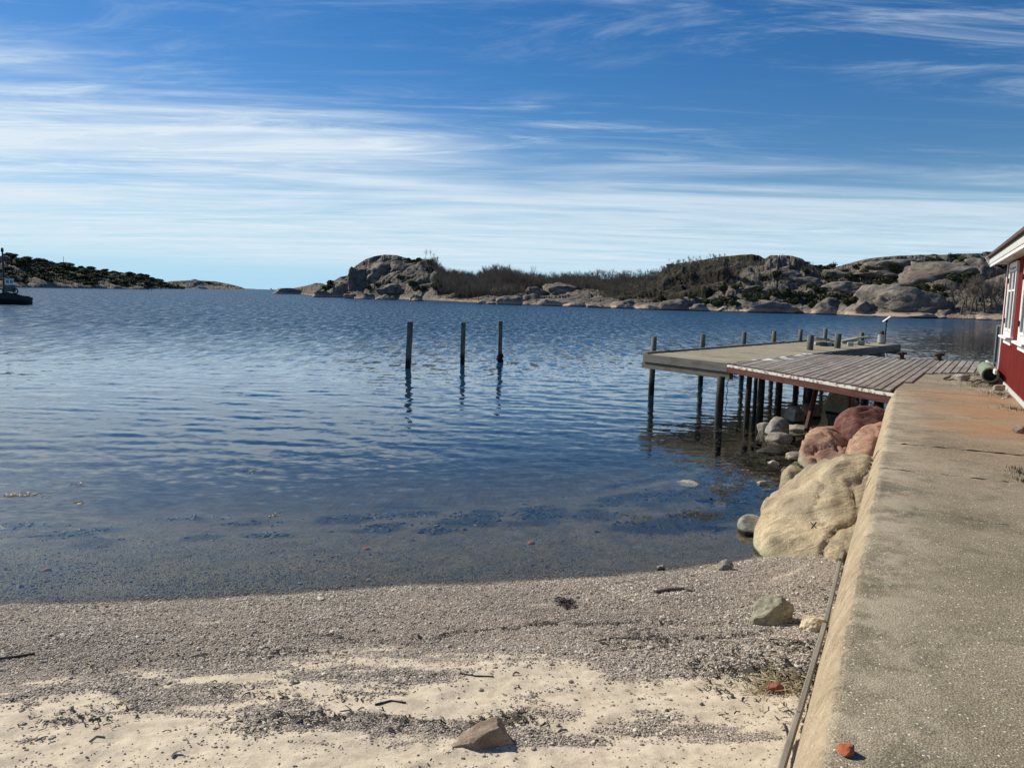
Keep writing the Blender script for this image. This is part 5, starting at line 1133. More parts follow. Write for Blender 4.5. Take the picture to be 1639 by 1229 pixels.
# loose stones, sticks and bits on the quay
M['st_pale'] = granite('pale_stone', (0.36, 0.32, 0.26), (0.20, 0.17, 0.14), (0.48, 0.44, 0.37), 5, b_str=.5)
M['st_brown'] = granite('brown_stone', (0.20, 0.15, 0.12), (0.09, 0.07, 0.06), (0.30, 0.24, 0.19), 5, b_str=.5)
for i, (x, y, w, m_, lab) in enumerate(((1537, 606, .34, 'st_pale', 'pale flat stone with dark underside lying on the quay end'), (1577, 604, .26, 'st_brown', 'brown stone propping the green pipe'), (1566, 598, .2, 'st_brown', 'small brown stone at the deck end left of the green pipe'),
        (1600, 622, .26, 'st_pale', 'pale stone near the foot of the boathouse wall'), (1632, 683, .14, 'st_pale', 'white chunk at the right edge of the picture on the rusty patch'), (1636, 689, .22, 'st_brown', 'dark brown lump under the white chunk at the right edge'), (1548, 601, .16, 'st_pale', 'little pale stone right behind the flat stone on the quay end'), (1612, 633, .14, 'st_brown', 'small brown stone further along the boathouse foot'))):
    p = at(x, y, ZT+.03); rock('stone', (p[0], p[1], ZT+w*.14), (w*.5, w*.38, w*.26), M[m_], 600+i, rz=i*1.1, label=lab, cat='stone', sub=3, rough=.2, facets=8, fdepth=(.6, .85), sm=False)
for i, (a, b, r_, lab) in enumerate((((1512, 606), (1533, 601), .03, 'grey stick lying on the quay end left of the flat stone'), ((1520, 599), (1531, 604), .018, 'thin pale stick crossing the grey one'), ((1556, 612), (1571, 608), .02, 'brown twig on the gravel by the stones'))):
    A, B = at(*a, ZT+.03), at(*b, ZT+.03); k_ = MB(); k_.tube([tuple(A), tuple((A+B)/2+[0, .02, .02]), tuple(B)], [r_, r_*.9, r_*.6], 7); tag(k_.build('stick', M['drift']), lab, 'stick')
p = at(1357, 1199, ZT+.012)
def brick_frag(name, p, dims, mat, rz, lab, seed):
    co, F = rock_mesh(dims, seed, sub=3, rough=.05, facets=7, fdepth=(.75, .95), power=9); o = mesh_obj(name, co, F, mat); o.location = p; o.rotation_euler = (0.05, .05, rz); tag(o, lab, 'brick'); return o
brick_frag('brick_piece', (p[0], p[1], ZT+.014), (.030, .024, .018), M['brick'], .3, 'small orange brick piece lying on the quay top near the bottom edge', 70)
p = on_ground(1243, 1107); brick_frag('brick_piece', (p[0], p[1], p[2]+.025), (.055, .035, .036), M['brickd'], -.5, 'dull red brick piece among dry weed on the beach beside the quay', 71)

# ------------------------------------------------------------------ beach rocks and boulders
SND = (0.30, 0.25, 0.20)
M['g_big'] = granite('yellow_granite', (0.50, 0.39, 0.24), (0.26, 0.20, 0.125), (0.63, 0.52, 0.355), 1.0, tide=(0.02, 0.26, (0.38, 0.37, 0.23), 0.06), b_str=.9, pink=(0.30, 0.245, 0.165))
M['g_red'] = granite('orange_red_granite', (0.42, 0.28, 0.18), (0.17, 0.10, 0.07), (0.52, 0.40, 0.29), 1.4, tide=(0.02, 0.32, (0.33, 0.30, 0.22), 0.06), b_str=.8, pink=(0.33, 0.18, 0.125))
M['g_dred'] = granite('dark_red_granite', (0.17, 0.07, 0.055), (0.08, 0.035, 0.03), (0.27, 0.13, 0.10), 1.4, tide=(0.12, 0.5, (0.28, 0.25, 0.19), 0.08), b_str=.8)
M['g_grey'] = granite('grey_granite', (0.30, 0.28, 0.235), (0.12, 0.11, 0.095), (0.46, 0.44, 0.37), 2.0, tide=(0.06, 0.22, (0.26, 0.25, 0.20), 0.05), b_str=.8)
M['g_green'] = granite('greenish_grey_stone', (0.32, 0.30, 0.215), (0.15, 0.14, 0.10), (0.46, 0.43, 0.32), 4, b_str=.8)
M['g_sand'] = granite('sandy_stone', (0.34, 0.26, 0.195), (0.20, 0.15, 0.11), (0.45, 0.36, 0.28), 4, b_str=.9)
M['g_cream'] = granite('cream_stone', (0.60, 0.50, 0.34), (0.40, 0.30, 0.2), (0.70, 0.62, 0.47), 4, streak=False, b_str=.6)
big = rock('boulder', (4.12, 8.98, .0), (1.02, 1.60, 1.04), M['g_big'], 11, rz=R(-27), planes=[((-.60, -.05, .80), .86), ((-.35, -.85, .35), .94), ((-.70, .70, .1), .82), ((.1, -.6, .8), .88)], label='huge smooth yellow boulder with a small dark cross leaning against the quay', cat='boulder', sub=6, rough=.11, facets=2, fdepth=(.85, .95), power=2.25, crack=.045)
# the little cross on its face
bm_dg = bpy.context.evaluated_depsgraph_get(); bpy.context.view_layer.update()
def hit_obj(o, x, y):
    d = Vector(ray(x, y)); mi = o.matrix_world.inverted(); ok_, l_, n_, _ = o.ray_cast(mi @ Vector((0, 0, HC)), (mi.to_3x3() @ d).normalized()); return (o.matrix_world @ l_, (o.matrix_world.to_3x3() @ n_).normalized()) if ok_ else (None, None)
bpy.context.view_layer.update()
for (a, b) in (((1297.5, 836), (1306.5, 845)), ((1306.5, 835.5), (1298.5, 845.5))):
    pts = []
    for s in np.linspace(0, 1, 6):
        h_, n_ = hit_obj(big, a[0]*(1-s)+b[0]*s, a[1]*(1-s)+b[1]*s)
        if h_ is not None: pts.append(big.matrix_world.inverted() @ (h_+n_*.001))
    if len(pts) > 1: k_ = MB(); k_.tube(pts, .0065, 5); k_.build('painted_mark', M['tar'], big)
rock('boulder', (5.72, 13.1, .02), (.62, .85, .70), M['g_red'], 18, rz=R(-20), label='big orange and grey boulder at the water under the deck edge', cat='boulder', sub=5, rough=.16, facets=8, fdepth=(.7, .95), power=2.2, crack=.13)
rock('boulder', (5.98, 12.15, .05), (.50, .72, .86), M['g_red'], 17, rz=R(-28), label='orange boulder with dark cracks against the quay below the brown deck', cat='boulder', sub=5, rough=.14, facets=6, fdepth=(.7, .95), power=2.2, crack=.13)
rock('boulder', (6.35, 13.35, .15), (.62, .70, .92), M['g_dred'], 19, rz=R(-25), label='dark red rounded boulder under the deck edge', cat='boulder', sub=5, rough=.12, facets=5, fdepth=(.75, .95), power=2.3, crack=.04)
rock('boulder', (5.28, 11.55, 0), (.46, .42, .42), M['g_grey'], 16, rz=.4, label='grey stone between the yellow boulder and the orange boulder', cat='boulder', sub=5, rough=.16, facets=8, fdepth=(.6, .9), power=2.4, crack=.03)
rl = [  # px x, base y, z base, w, d, h (m), mat, seed, label
 (1283, 812, 0, .22, .42, .50, 'g_big', 12, 'rough yellow shoulder stone wedged at the left end of the huge boulder', .5),
 (1243, 842, 0, .27, .22, .36, 'g_big', 13, 'yellow stone resting on the round grey stone left of the huge boulder', .2),
 (1211, 855, 0, .20, .18, .20, 'g_grey', 14, 'round grey stone in the water left of the yellow stone', .1),
 (1251, 872, 0, .22, .26, .36, 'g_big', 15, 'grey yellow stone half in water at the front of the huge boulder', .2),
 (1248, 697, 0, .42, .32, .36, 'g_grey', 20, 'dark angular rock in the water left of the orange boulder', .6),
 (1228, 694, 0, .20, .18, .22, 'st_pale', 21, 'small pale rock at the left of the dark angular rock', .1),
 (1250, 705, 0, .30, .2, .16, 'st_pale', 22, 'pale rock with a dark end in front of the dark angular rock', .0),
 (1278, 676, 0, .35, .3, .34, 'g_grey', 23, 'grey rock behind the slanting rusty strut', .5),
 (1283, 690, 0, .34, .22, .16, 'st_pale', 24, 'pale pitted rock at the foot of the slanting rusty strut', .2),
 (1299, 668, 0, .30, .3, .34, 'g_red', 25, 'reddish rock in the shade behind the strut', .2),
 (1362, 664, 0, .5, .4, .62, 'g_big', 26, 'brown rock far back in the shade under the deck', .5),
 (1280, 730, 0, .40, .13, .08, 'st_pale', 27, 'long pale flat stone breaking the water below the orange boulder', .05),
 (1288, 747, -.06, .30, .15, .07, 'g_green', 28, 'flat greenish stone just under water below the long pale stone', .1),
 (1278, 756, -.06, .32, .16, .07, 'g_green', 29, 'second flat greenish stone just under water nearer the camera', .2),
 (1306, 744, -.05, .24, .12, .07, 'g_green', 30, 'small flat stone just under water beside the yellow boulder', .2),
 (1239, 743, 0, .11, .08, .055, 'st_pale', 31, 'small white stone tip breaking the dark water', .2),
 (1222, 775, 0, .13, .08, .05, 'g_green', 32, 'small stone breaking the surface left of the yellow boulder', .1),
 (1105, 777, -.03, .24, .12, .05, 'st_pale', 33, 'pale flat stone awash in the shallows off the pier', 0),
 (1240, 726, 0, .3, .2, .08, 'tar', 34, 'low dark stone awash between pale tips', .3),
 (1322, 718, 0, .3, .2, .16, 'st_pale', 35, 'pale jagged stone at the foot of the orange boulder', .3),
 (1312, 757, -.04, .26, .16, .09, 'g_green', 36, 'greenish flat stone touching the yellow boulder', .3)]
for (x, y, zb, w, d, h, mt, sd, lab, tl_) in rl:
    p = at(x, y, zb); 
    rock('rock' if w > .3 else 'stone', (p[0], p[1]+d*.8, zb), (w, d, h), M[mt], sd, rz=sd*1.3 if w < .5 else R(-25), label=lab, cat='rock' if w > .3 else 'stone', sub=4 if w < .5 else 5, rough=.17, facets=9, fdepth=(.6, .9), power=2.5, crack=.03 if w > .4 else 0)
for (x, y, w, d, h, mt, sd, lab, rz, ti) in (
  (1242, 1001, .185, .13, .19, 'g_green', 41, 'rounded greenish grey stone on the gravel near the quay', .2, (0, .1)), (1307, 1012, .10, .08, .13, 'g_cream', 42, 'cream yellow stone beside the bigger grey stone by the quay', .3, (0, .2)),
  (773, 1200, .18, .08, .098, 'g_sand', 43, 'wedge shaped sandy stone lying alone on the pale sand', .2, (0, 0)), (1162, 914, .10, .07, .085, 'g_grey', 44, 'pale grey stone on the gravel at the water edge', .5, (0, 0)), (1058, 913, .045, .04, .055, 'g_grey', 45, 'small dark stone standing right at the waterline', .5, (0, 0))):
    pln = {43: [((-.45, -.1, .88), .32), ((.9, 0, .45), .70), ((.2, -.85, .45), .5), ((-.7, -.7, .2), .7)], 41: [((-.6, -.2, .75), .62), ((.1, -.9, .3), .6), ((.6, -.5, .6), .78)], 42: [((-.9, -.2, .3), .75), ((.8, -.5, .1), .7), ((.1, .1, .99), .6)]}.get(sd)
    p = on_ground(x, y-2); rock('stone', (p[0], p[1]+d*.6, p[2]+h*.2), (w, d, h*(1.25 if sd == 43 else .8)), M[mt], sd, rz=rz, label=lab, cat='stone', sub=5, rough=.22, facets=7, fdepth=(.7, .92), power=2.3, tilt=ti, nz=2, planes=pln)
def stick(pts, r_, mat, lab):
    q_ = [on_ground(x, y) for x, y in pts]; k_ = MB(); k_.tube([(p[0], p[1], p[2]+r_*.8) for p in q_], [r_*(1-.12*i) for i in range(len(q_))], 7, jit=.1); tag(k_.build('stick', mat), lab, 'stick')
stick([(-30, 1058), (20, 1053), (56, 1047)], .010, M['stick'], 'straight dark stick on the gravel at the left edge')
stick([(1048, 949), (1070, 945), (1095, 944), (1112, 947)], .017, M['drift'], 'weathered driftwood stick on the gravel near the waterline')
stick([(1256, 1160), (1259, 1172), (1263, 1188)], .006, M['stick'], 'thin dark stick on the gravel by the quay planks')
stick([(735, 1078), (760, 1082), (790, 1083)], .005, M['stick'], 'thin dark twig on the upper gravel')
stick([(600, 1128), (625, 1122), (650, 1125)], .006, M['stick'], 'crooked dark twig on the pale sand left of the wedge stone')
stick([(950, 1028), (975, 1022), (1010, 1021)], .006, M['stick'], 'thin curved dark twig on the gravel in the middle of the beach')

for x, y, lab in ((586, 881, 'orange fragment lying under the shallow water left of centre'), (75, 915, 'orange fragment under the shallow water near the left edge'), (850, 872, 'orange fragment under the shallow water right of centre')):
    p = on_ground(x, y-2); brick_frag('brick_piece', (p[0], p[1], p[2]+.012), (.045, .028, .016), M['brick'], .4, lab, 72)
# --- pebbles, weed and debris (uncountable) ---------------------------------
def mat_peb():
    m, t, b = newmat('pebble'); tn = attr(t, 'tone', 'INSTANCER'); wt = N(t, 'ShaderNodeSeparateXYZ'); L(t, N(t, 'ShaderNodeNewGeometry').outputs['Position'], wt.inputs[0])
    n = N(t, 'ShaderNodeObjectInfo').outputs['Random']
    c = ramp(t, tn, [(0.0, (0.05, 0.045, 0.04)), (0.2, (0.22, 0.19, 0.155)), (0.4, (0.38, 0.31, 0.25)), (0.62, (0.52, 0.45, 0.36)), (0.86, (0.66, 0.60, 0.50)), (1.0, (0.82, 0.79, 0.71))])
    c = mixc(t, maprange(t, wt.outputs[2], 0.02, 0.085, 0.62, 0), c, (0.02, 0.018, 0.015)); L(t, c, b.inputs['Base Color']); setv(b, Roughness=0.8); b.inputs['Specular IOR Level'].default_value = 0.25; return m
M['pebble'] = mat_peb()
NPB = 520000
# sample evenly in the view so that near ground carries more and finer stones
yy = 2.6*(12.5/2.6)**rng.uniform(0, 1, NPB)**0.9; half = 0.78*yy+0.3; xx = rng.uniform(-1, 1, NPB)*half
smk, wmk = sand_mask(xx, yy), wrack_mask(xx, yy); d_s = shore_y(xx)-yy
dens = np.where(smk > .92, 0.02+0.05*sstep(.1, .5, fbm(xx*2, yy*3, o=3, s=500)), np.clip(1.05-smk, 0, 1)**1.3); dens = np.where(d_s < -0.15, 0.5*np.exp(d_s/1.6), dens)
dens = dens*np.where((xx > 0.52*yy-.35), 0, 1)
dens = dens*np.where((d_s > 0) & (d_s < .6), 1.0, .85)
kp = rng.uniform(0, 1, NPB) < dens; xx, yy, smk, d_s = xx[kp], yy[kp], smk[kp], d_s[kp]; nP = len(xx)
szs = np.exp(rng.normal(math.log(0.0050), .33, nP))*np.interp(yy, [2.6, 5, 8], [.8, 1.0, 1.15])*np.interp(fbm(xx*1.5, yy*2, o=2, s=510), [-.4, .4], [.85, 1.2])
szs = np.where(rng.uniform(0, 1, nP) < .012, szs*1.9, szs)
zz = ground_zv(xx, yy)+szs*.18
tone = np.clip(rng.beta(2.2, 2.4, nP), 0, 1); tone = np.where(smk > .5, tone*.8, tone)
pb_ = gn_scatter('beach_pebbles', np.stack([xx, yy, zz], 1), np.stack([rng.uniform(-.4, .4, nP), rng.uniform(-.4, .4, nP), rng.uniform(0, 6.28, nP)], 1),
    np.stack([szs*rng.uniform(.9, 1.5, nP), szs*rng.uniform(.7, 1.1, nP), szs*rng.uniform(.4, .7, nP)], 1), mat=M['pebble'], col=tone)
tag(pb_, 'grey and brown pebbles covering the beach', 'pebbles', kind='stuff')
# dark weed scraps along the wrack lines
def chips(n, mask_fn, xr, size, name, mat, lab, cat, fixed=None, zoff=.004, stand=.5, thin=1.0):
    q = rng; out = []
    if fixed is None:
        yy = 2.6*(8.6/2.6)**q.uniform(0, 1, n); xx = q.uniform(-1, 1, n)*(0.76*yy+.2); k = q.uniform(0, 1, n) < mask_fn(xx, yy); xx, yy = xx[k], yy[k]
    else: xx, yy = fixed
    k = (xx < .52*yy-.45); xx, yy = xx[k], yy[k]; n = len(xx); s = size*np.exp(q.normal(0, .45, n)); a = q.uniform(0, 6.28, n); z = ground_zv(xx, yy)+zoff
    V = np.zeros((n, 6, 3)); ca, sa = np.cos(a), np.sin(a); w = s*q.uniform(.10, .3, n)*thin; l = s
    bend = q.uniform(-.5, .5, n)*l; lift = q.uniform(0, stand, n)*l
    for j, (u, v) in enumerate(((-1, -1), (-1, 1), (0, 1), (1, 1), (1, -1), (0, -1))):
        px2 = u*l; py2 = v*w+(bend if u == 0 else 0); V[:, j, 0] = xx+px2*ca-py2*sa; V[:, j, 1] = yy+px2*sa+py2*ca; V[:, j, 2] = z+(lift if u == 0 else 0)+q.uniform(0, .004, n)+(v > 0)*w*.6
    F = [(6*i, 6*i+5, 6*i+2, 6*i+1) for i in range(n)]+[(6*i+5, 6*i+4, 6*i+3, 6*i+2) for i in range(n)]
    o = mesh_obj(name, V.reshape(-1, 3), F, mat); tag(o, lab, cat, kind='stuff'); return o
M['weed'] = flat('dried_dark_weed', (0.040, 0.031, 0.024), .8, var=.5, sc=25); M['straw'] = flat('dry_straw', (0.34, 0.27, 0.15), .8, var=.4, sc=25)
chips(90000, lambda x, y: np.clip(wrack_mask(x, y), 0, 1)**1.3*.8+.004, None, .013, 'weed_scraps', M['weed'], 'dark dried weed scraps lying in lines across the beach', 'weed')
c_ = on_ground(905, 962); n_ = 80; chips(0, None, None, .018, 'weed_scraps', M['weed'], 'small dark tuft of weed on the gravel in the middle', 'weed', fixed=(np.concatenate([c_[0]+rng.normal(0, .05, n_), c_[0]+.01+rng.normal(0, .03, n_)]), np.concatenate([c_[1]+rng.normal(0, .03, n_), c_[1]-.14+rng.normal(0, .05, n_)])), stand=1.0)
c_ = on_ground(1255, 1098); n_ = 520; chips(0, None, None, .032, 'dry_grass', M['straw'], 'dry straw and grass lying round the dull red brick', 'dry grass', fixed=(c_[0]+rng.normal(0, .15, n_), c_[1]+rng.normal(0, .11, n_)), stand=.5, zoff=.008, thin=.22)
c_ = on_ground(1225, 1075); n_ = 700; chips(0, None, None, .013, 'weed_scraps', M['weed'], 'dark weed heap beside the quay planks and the dull red brick', 'weed', fixed=(c_[0]+rng.normal(0, .26, n_), c_[1]+rng.normal(0, .17, n_)), stand=.7)
# weed floating or reaching the surface over the dark patches
def floaters(specs, name, lab):
    X = []; Y = []
    for x, y, w, h, n in specs:
        c = at(x, y, 0); e = at(x+w, y, 0); f = at(x, y-h, 0); X.append(c[0]+rng.normal(0, .45, n)*abs(e[0]-c[0])); Y.append(c[1]+rng.normal(0, .45, n)*(f[1]-c[1]))
    xx, yy = np.concatenate(X), np.concatenate(Y); cl = fbm(xx*5, yy*4, o=2, s=900) > -.05; xx, yy = xx[cl], yy[cl]; n = len(xx); s = .016*np.exp(rng.normal(0, .4, n)); a = rng.uniform(0, 6.28, n); V = np.zeros((n, 4, 3))
    for j, (u, v) in enumerate(((-1, -.3), (1, -.3), (1, .3), (-1, .3))): V[:, j, 0] = xx+(u*np.cos(a)-v*np.sin(a))*s; V[:, j, 1] = yy+(u*np.sin(a)+v*np.cos(a))*s; V[:, j, 2] = .006+rng.uniform(0, .008, n)
    o = mesh_obj(name, V.reshape(-1, 3), [(4*i, 4*i+1, 4*i+2, 4*i+3) for i in range(n)], M['wrack']); tag(o, lab, 'seaweed', kind='stuff')
M['wrack'] = flat('brown_bladderwrack', (0.065, 0.05, 0.025), .45, var=.6, sc=30)
floaters([(1050, 830, 45, 8, 300), (1125, 825, 50, 8, 400), (1180, 790, 70, 22, 1500), (1190, 760, 90, 20, 1500), (1210, 735, 110, 18, 2600), (1160, 712, 120, 14, 2000), (1245, 760, 40, 14, 600), (1110, 742, 70, 12, 500), (1240, 712, 60, 10, 900), (1150, 690, 120, 12, 1200)], 'floating_seaweed', 'brown seaweed reaching the surface in the shallows near the pier')
for spec, lab in (([(120, 803, 22, 4, 260)], 'pale floating scrap of seaweed at the far left, nearest the beach'), ([(30, 792, 45, 4, 160)], 'string of floating seaweed bits at the left edge'), ([(395, 754, 20, 4, 200)], 'floating seaweed patch left of centre, off the beach'), ([(428, 826, 18, 4, 160)], 'dark seaweed tuft near the bottom left of the water'), ([(132, 775, 20, 5, 60)], 'small bits of floating weed above the pale scrap')): floaters(spec, 'floating_seaweed', lab)
# seaweed clumps on the bottom
M['weed_wet'] = flat('wet_dark_seaweed', (0.016, 0.016, 0.008), .6, var=.5, sc=10)
X = []; Y = []
for x, y, w, h in wp:
    c = at(x, y, -.15); e = at(x+w, y, -.15); f = at(x, y-h, -.15); n = int(45*max(.4, w/60)); X.append(c[0]+rng.normal(0, .45, n)*abs(e[0]-c[0])); Y.append(c[1]+rng.normal(0, .50, n)*(f[1]-c[1]))
X, Y = np.concatenate(X), np.concatenate(Y); Z_g = ground_zv(X, Y); k = (Z_g < -.08) & (fbm(X*3, Y*3, o=2, s=77) > -.2); X, Y, Z_g = X[k], Y[k], Z_g[k]; n = len(X); s_w = rng.uniform(.01, .028, n)
sw = gn_scatter('seaweed', np.stack([X, Y, Z_g], 1), np.stack([rng.uniform(-.3, .3, n), rng.uniform(-.3, .3, n), rng.uniform(0, 6.28, n)], 1), np.stack([s_w*2.2, s_w*1.2, np.minimum(s_w*.8, -Z_g*.5)], 1), mat=M['weed_wet']); tag(sw, 'dark seaweed growing on the bottom of the shallows', 'seaweed', kind='stuff')
# gravel, soil and a few green tufts on the quay by the boathouse
nq = 9000; u_ = rng.uniform(6.5, 19.5, nq); v_ = 3.05-np.abs(rng.normal(0, .55, nq))*np.interp(u_, [6.5, 12, 19.5], [.55, .6, 1.3]); v_ = np.where((u_ > 6.3) & (u_ < 9.2), 2.75-np.abs(rng.normal(0, .3, nq)), v_)
kk = fbm(u_*1.4, v_*1.8, o=3, s=700) > -.12; u_, v_ = u_[kk], v_[kk]; nq = len(u_); P2 = W0[None]+WDIR[None]*u_[:, None]-WN[None]*v_[:, None]; sz_ = .010*np.exp(rng.normal(0, .45, nq))
qg = gn_scatter('quay_gravel', np.stack([P2[:, 0], P2[:, 1], np.full(nq, ZT)+sz_*.1], 1), np.stack([0*sz_, 0*sz_, rng.uniform(0, 6.28, nq)], 1), np.stack([sz_*1.3, sz_, sz_*.7], 1), mat=M['pebble'], col=rng.beta(2.4, 2.2, nq)); tag(qg, 'loose gravel and grit on the quay along the boathouse', 'gravel', kind='stuff')
M['grass'] = flat('quay_grass', (0.10, 0.12, 0.035), .8, var=.5, sc=10)
def tuft(specs, lab):
    V = []; F = []
    for x, y, n, s in specs:
        c = at(x, y, ZT)
        for _ in range(n):
            a = rnd.uniform(0, 6.28); r_ = abs(rnd.gauss(0, s)); bx, by = c[0]+r_*math.cos(a), c[1]+r_*math.sin(a)*1.4; h = rnd.uniform(.015, .05); lx, ly = rnd.gauss(0, .02), rnd.gauss(0, .02); k = len(V)
            V += [(bx-.003, by, ZT-.005), (bx+.003, by, ZT-.005), (bx+lx, by+ly, ZT+h)]; F.append((k, k+1, k+2))
    tag(mesh_obj('grass_tufts', V, F, M['grass']), lab, 'grass', kind='stuff')
tuft([(1632, 757, 70, .07), (1624, 750, 30, .05), (1636, 770, 40, .06), (1545, 600, 200, .25), (1575, 612, 260, .3), (1604, 632, 240, .25), (1560, 618, 160, .25), (1625, 655, 160, .2), (1590, 618, 200, .2)], 'short grass and moss in the grit along the boathouse')

# ------------------------------------------------------------------ work boat on the left, far marks
bp = at(52, 487.5, 0); bd = math.hypot(*bp[:2]); bs = bd/FPX; baz = math.atan2(bp[0], bp[1])
boat = empty('work_boat', (bp[0], bp[1], 0), -baz); boat.scale = (.66, .8, .80); tag(boat, 'black hulled work boat with white wheelhouse and dark mast at the left edge', 'boat')
M['hull'] = flat('black_hull', (.012, .013, .014), .45, var=.3, sc=2); M['green'] = flat('dark_green_rail', (.02, .045, .032), .6, sc=3)
k_ = MB(); st = [(0.0, .30, 1.25), (-.45, .9, 1.35), (-1.6, 1.5, 1.45), (-4, 1.9, 1.75), (-8, 2.1, 2.0), (-13, 2.0, 2.3)]; V = []; nS = len(st)
for (x, hw, zt) in st:
    for (fy, fz) in ((-1, 1), (-.97, .55), (-.80, -.15), (0, -.6), (.80, -.15), (.97, .55), (1, 1)): V.append((x+(.15*fz if x > -.5 else 0), hw*fy, (zt if fz == 1 else zt*fz if fz > 0 else fz*1.2)))
F = [(i*7+j, i*7+j+1, (i+1)*7+j+1, (i+1)*7+j) for i in range(nS-1) for j in range(6)]+[tuple(range(7)), tuple(range((nS-1)*7, nS*7))]+[(i*7, (i+1)*7, (i+1)*7+6, i*7+6) for i in range(nS-1)]
k_.add(V, F); k_.build('hull', M['hull'], boat)
k_ = MB(); 
for sy in (-1, 1): k_.tube([(x, hw*sy*.99, zt+.03) for x, hw, zt in st[1:]], .07, 6)
k_.build('rubbing_strake', M['tar'], boat)
k_ = MB(); k_.add([(-1.2, -1.2, 1.45), (-5, -1.7, 1.8), (-5, 1.7, 1.8), (-1.2, 1.2, 1.45), (-1.6, -1, 1.62), (-5, -1.5, 2.25), (-5, 1.5, 2.25), (-1.6, 1, 1.62)], [(4, 5, 6, 7), (0, 1, 5, 4), (1, 2, 6, 5), (2, 3, 7, 6), (3, 0, 4, 7)]); k_.build('deck', M['green'], boat)
k_ = MB(); k_.box((-3.9, 0, 2.75), (2.0, 2.2, 1.1), bev=.08); k_.build('cabin', flat('blue_grey_cabin', (.10, .12, .13), .6, sc=3), boat)
k_ = MB(); k_.box((-4.0, 0, 3.95), (1.6, 2.0, 1.1), bev=.06); wh_ = k_.build('wheelhouse', M['white'], boat)
for sy in (-1, 1):
    for x in (-3.6, -4.3): k_ = MB(); k_.box((x, sy*1.005, 4.0), (.5, .02, .55)); k_.build('window', M['glass'], wh_)
k_ = MB(); k_.box((-3.19, 0, 4.0), (.02, 1.5, .55)); k_.build('window', M['glass'], wh_)
k_ = MB(); k_.box((-4.1, 0, 4.56), (2.0, 2.3, .08), bev=.02); k_.build('roof', M['soffit'], wh_)
k_ = MB(); k_.tube([(-4.95, 0, 1.9), (-4.95, 0, 4.6), (-4.95, 0, 9.2)], [.34, .28, .13], 8); mast = k_.build('mast', M['dark'], boat)
k_ = MB(); k_.tube([(-4.95, 0, 9.0), (-4.95, 0, 9.2), (-4.95, 0, 9.7), (-4.95, 0, 9.9)], [.12, .28, .26, .06], 10); k_.build('lantern', M['dark'], mast)
k_ = MB(); k_.box((-4.95, 0, 5.4), (1.5, .4, .1)); k_.box((-4.95, 0, 6.6), (.06, 1.6, .06)); k_.build('crosstree', M['soffit'], mast)
k_ = MB(); k_.tube([(-4.3, .4, 4.6), (-4.3, .4, 8.2)], .03, 5); k_.tube([(-4.95, 0, 8.3), (-.4, 0, 1.5)], .015, 4); k_.tube([(-4.95, 0, 7.2), (-4.2, .2, 7.2), (-4.2, .2, 6.9)], .03, 5); k_.build('stay', M['dark'], mast)
for i, (x, z) in enumerate(((-2.95, 2.35), (-5.6, 2.3))):
    k_ = MB(); n1_, n2_ = 16, 6; V = []; 
    for a_ in range(n1_):
        for b_ in range(n2_): A_1 = a_/n1_*6.283; B_1 = b_/n2_*6.283; rr_ = .42+.13*math.cos(B_1); V.append((x+rr_*math.cos(A_1), -1.35+.13*math.sin(B_1), z+rr_*math.sin(A_1)))
    k_.add(V, [(a_*n2_+b_, ((a_+1) % n1_)*n2_+b_, ((a_+1) % n1_)*n2_+(b_+1) % n2_, a_*n2_+(b_+1) % n2_) for a_ in range(n1_) for b_ in range(n2_)]); k_.build('tyre_fender', M['tar'], boat)
k_ = MB()
for x in (-1.2, -1.9, -2.6): k_.tube([(x, -1.1, 1.5), (x, -1.1, 2.2)], .025, 5)
k_.tube([(-1.2, -1.1, 2.2), (-2.6, -1.1, 2.3), (-3.0, -1.1, 2.3)], .025, 5); k_.build('railing', M['soffit'], boat)
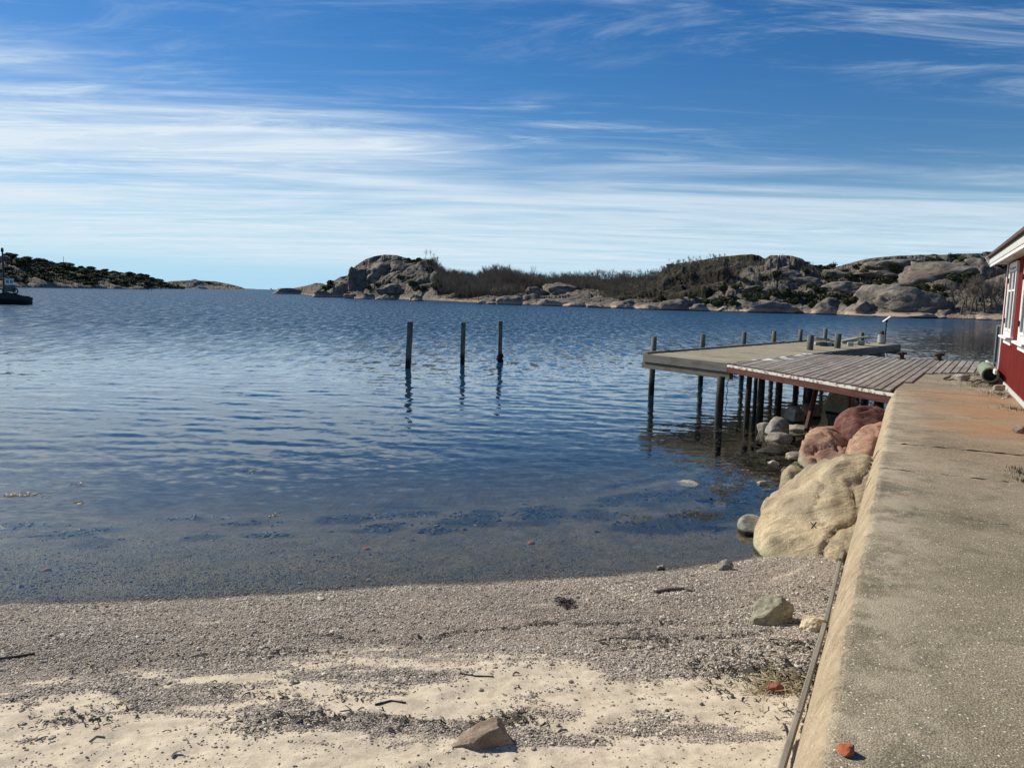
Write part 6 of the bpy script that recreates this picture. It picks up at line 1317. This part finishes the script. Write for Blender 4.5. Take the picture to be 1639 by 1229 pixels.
# far: mast and hut on the headland, two white cabins on the outer island, sea marks
def far_pt(name, x): xs_, t, X, Y, h, RR, az, D0, Wd, rk = TER[name]; i = int(np.clip(round((x-xs_[0])/(xs_[1]-xs_[0])), 0, len(xs_)-1)); j = int(((h[i]-HC)/RR[i]).argmax()); return X[i, j], Y[i, j], h[i, j], RR[i, j]
X, Y, z, r_ = far_pt('headland', 104); k_ = MB(); k_.tube([(0, 0, -1), (0, 0, 11*r_/FPX)], .22, 6); o = k_.build('radio_mast', M['dark']); o.location = (X, Y, z); tag(o, 'thin mast on the headland skyline above the work boat', 'mast')
def hut(name, x, y, z_, w, l, h, rz, wall, lab):
    root = empty(name, (x, y, z_), rz); k_ = MB(); k_.box((0, 0, h/2-1), (l, w, h+2)); wl = k_.build('wall', wall, root)
    k_ = MB(); k_.add([(-l/2-.3, -w/2-.3, h), (l/2+.3, -w/2-.3, h), (l/2+.3, w/2+.3, h), (-l/2-.3, w/2+.3, h), (-l/2-.3, 0, h+w*.35), (l/2+.3, 0, h+w*.35)], [(0, 1, 5, 4), (2, 3, 4, 5), (0, 4, 3), (1, 2, 5), (3, 2, 1, 0)]); k_.build('roof', M['roof'], root)
    for s in (-.25, .25): k_ = MB(); k_.box((l*s, -w/2-.03, h*.5), (1, .05, 1)); k_.build('window', M['glass'], root)
    tag(root, lab, 'hut'); return root
X, Y, z, r_ = far_pt('headland', 108); hut('small_hut', X, Y, z-.2, 3, 4, 2.2, .3, M['tar'], 'tiny dark hut beside the mast on the headland skyline')
for x, y, lab in ((305, 455.5, 'long white house on the outer island, upper of two'), (322, 459.5, 'long white house near the shore of the outer island, lower of two')):
    p, r_ = terr_hit(x, y, 'outer_island'); hut('white_house', p[0], p[1], p[2]+.3, 8, 19, 4.2, .35, M['white'], lab)
for x, lab in ((237, 'left of two small sea marks off the headland tip'), (243, 'right of two small sea marks off the headland tip')):
    p = at(x, 466, 0); r_ = empty('sea_mark', (p[0], p[1], 0)); sc_ = math.hypot(*p[:2])/FPX; k_ = MB(); k_.tube([(0, 0, -1), (0, 0, 5*sc_)], .35*sc_, 6); k_.build('spar', M['dark'], r_); k_ = MB(); k_.box((0, 0, 5*sc_), (.9*sc_, .9*sc_, 1.1*sc_), bev=.1); k_.build('topmark', M['dark'], r_); tag(r_, lab, 'sea mark', 'sea marks off the headland')
p = ray(434, 464.2); q_ = p*(2300/math.hypot(p[0], p[1])); r_ = empty('beacon', (q_[0], q_[1], 0)); k_ = MB(); k_.tube([(0, 0, -1), (0, 0, 4)], [1.0, .6], 8); k_.build('base', M['dark'], r_); k_ = MB(); k_.box((0, 0, 4.8), (3.6, 3.6, 2.2), bev=.3); k_.build('lantern_house', M['dark'], r_); tag(r_, 'tiny dark beacon on the open horizon between the islands', 'beacon')
rock('skerry', (q_[0], q_[1], 0), (11, 5, 1.6), M['g_shore'], 888, label='tiny low skerry under the dark beacon on the horizon', cat='skerry', sub=3, rough=.3)
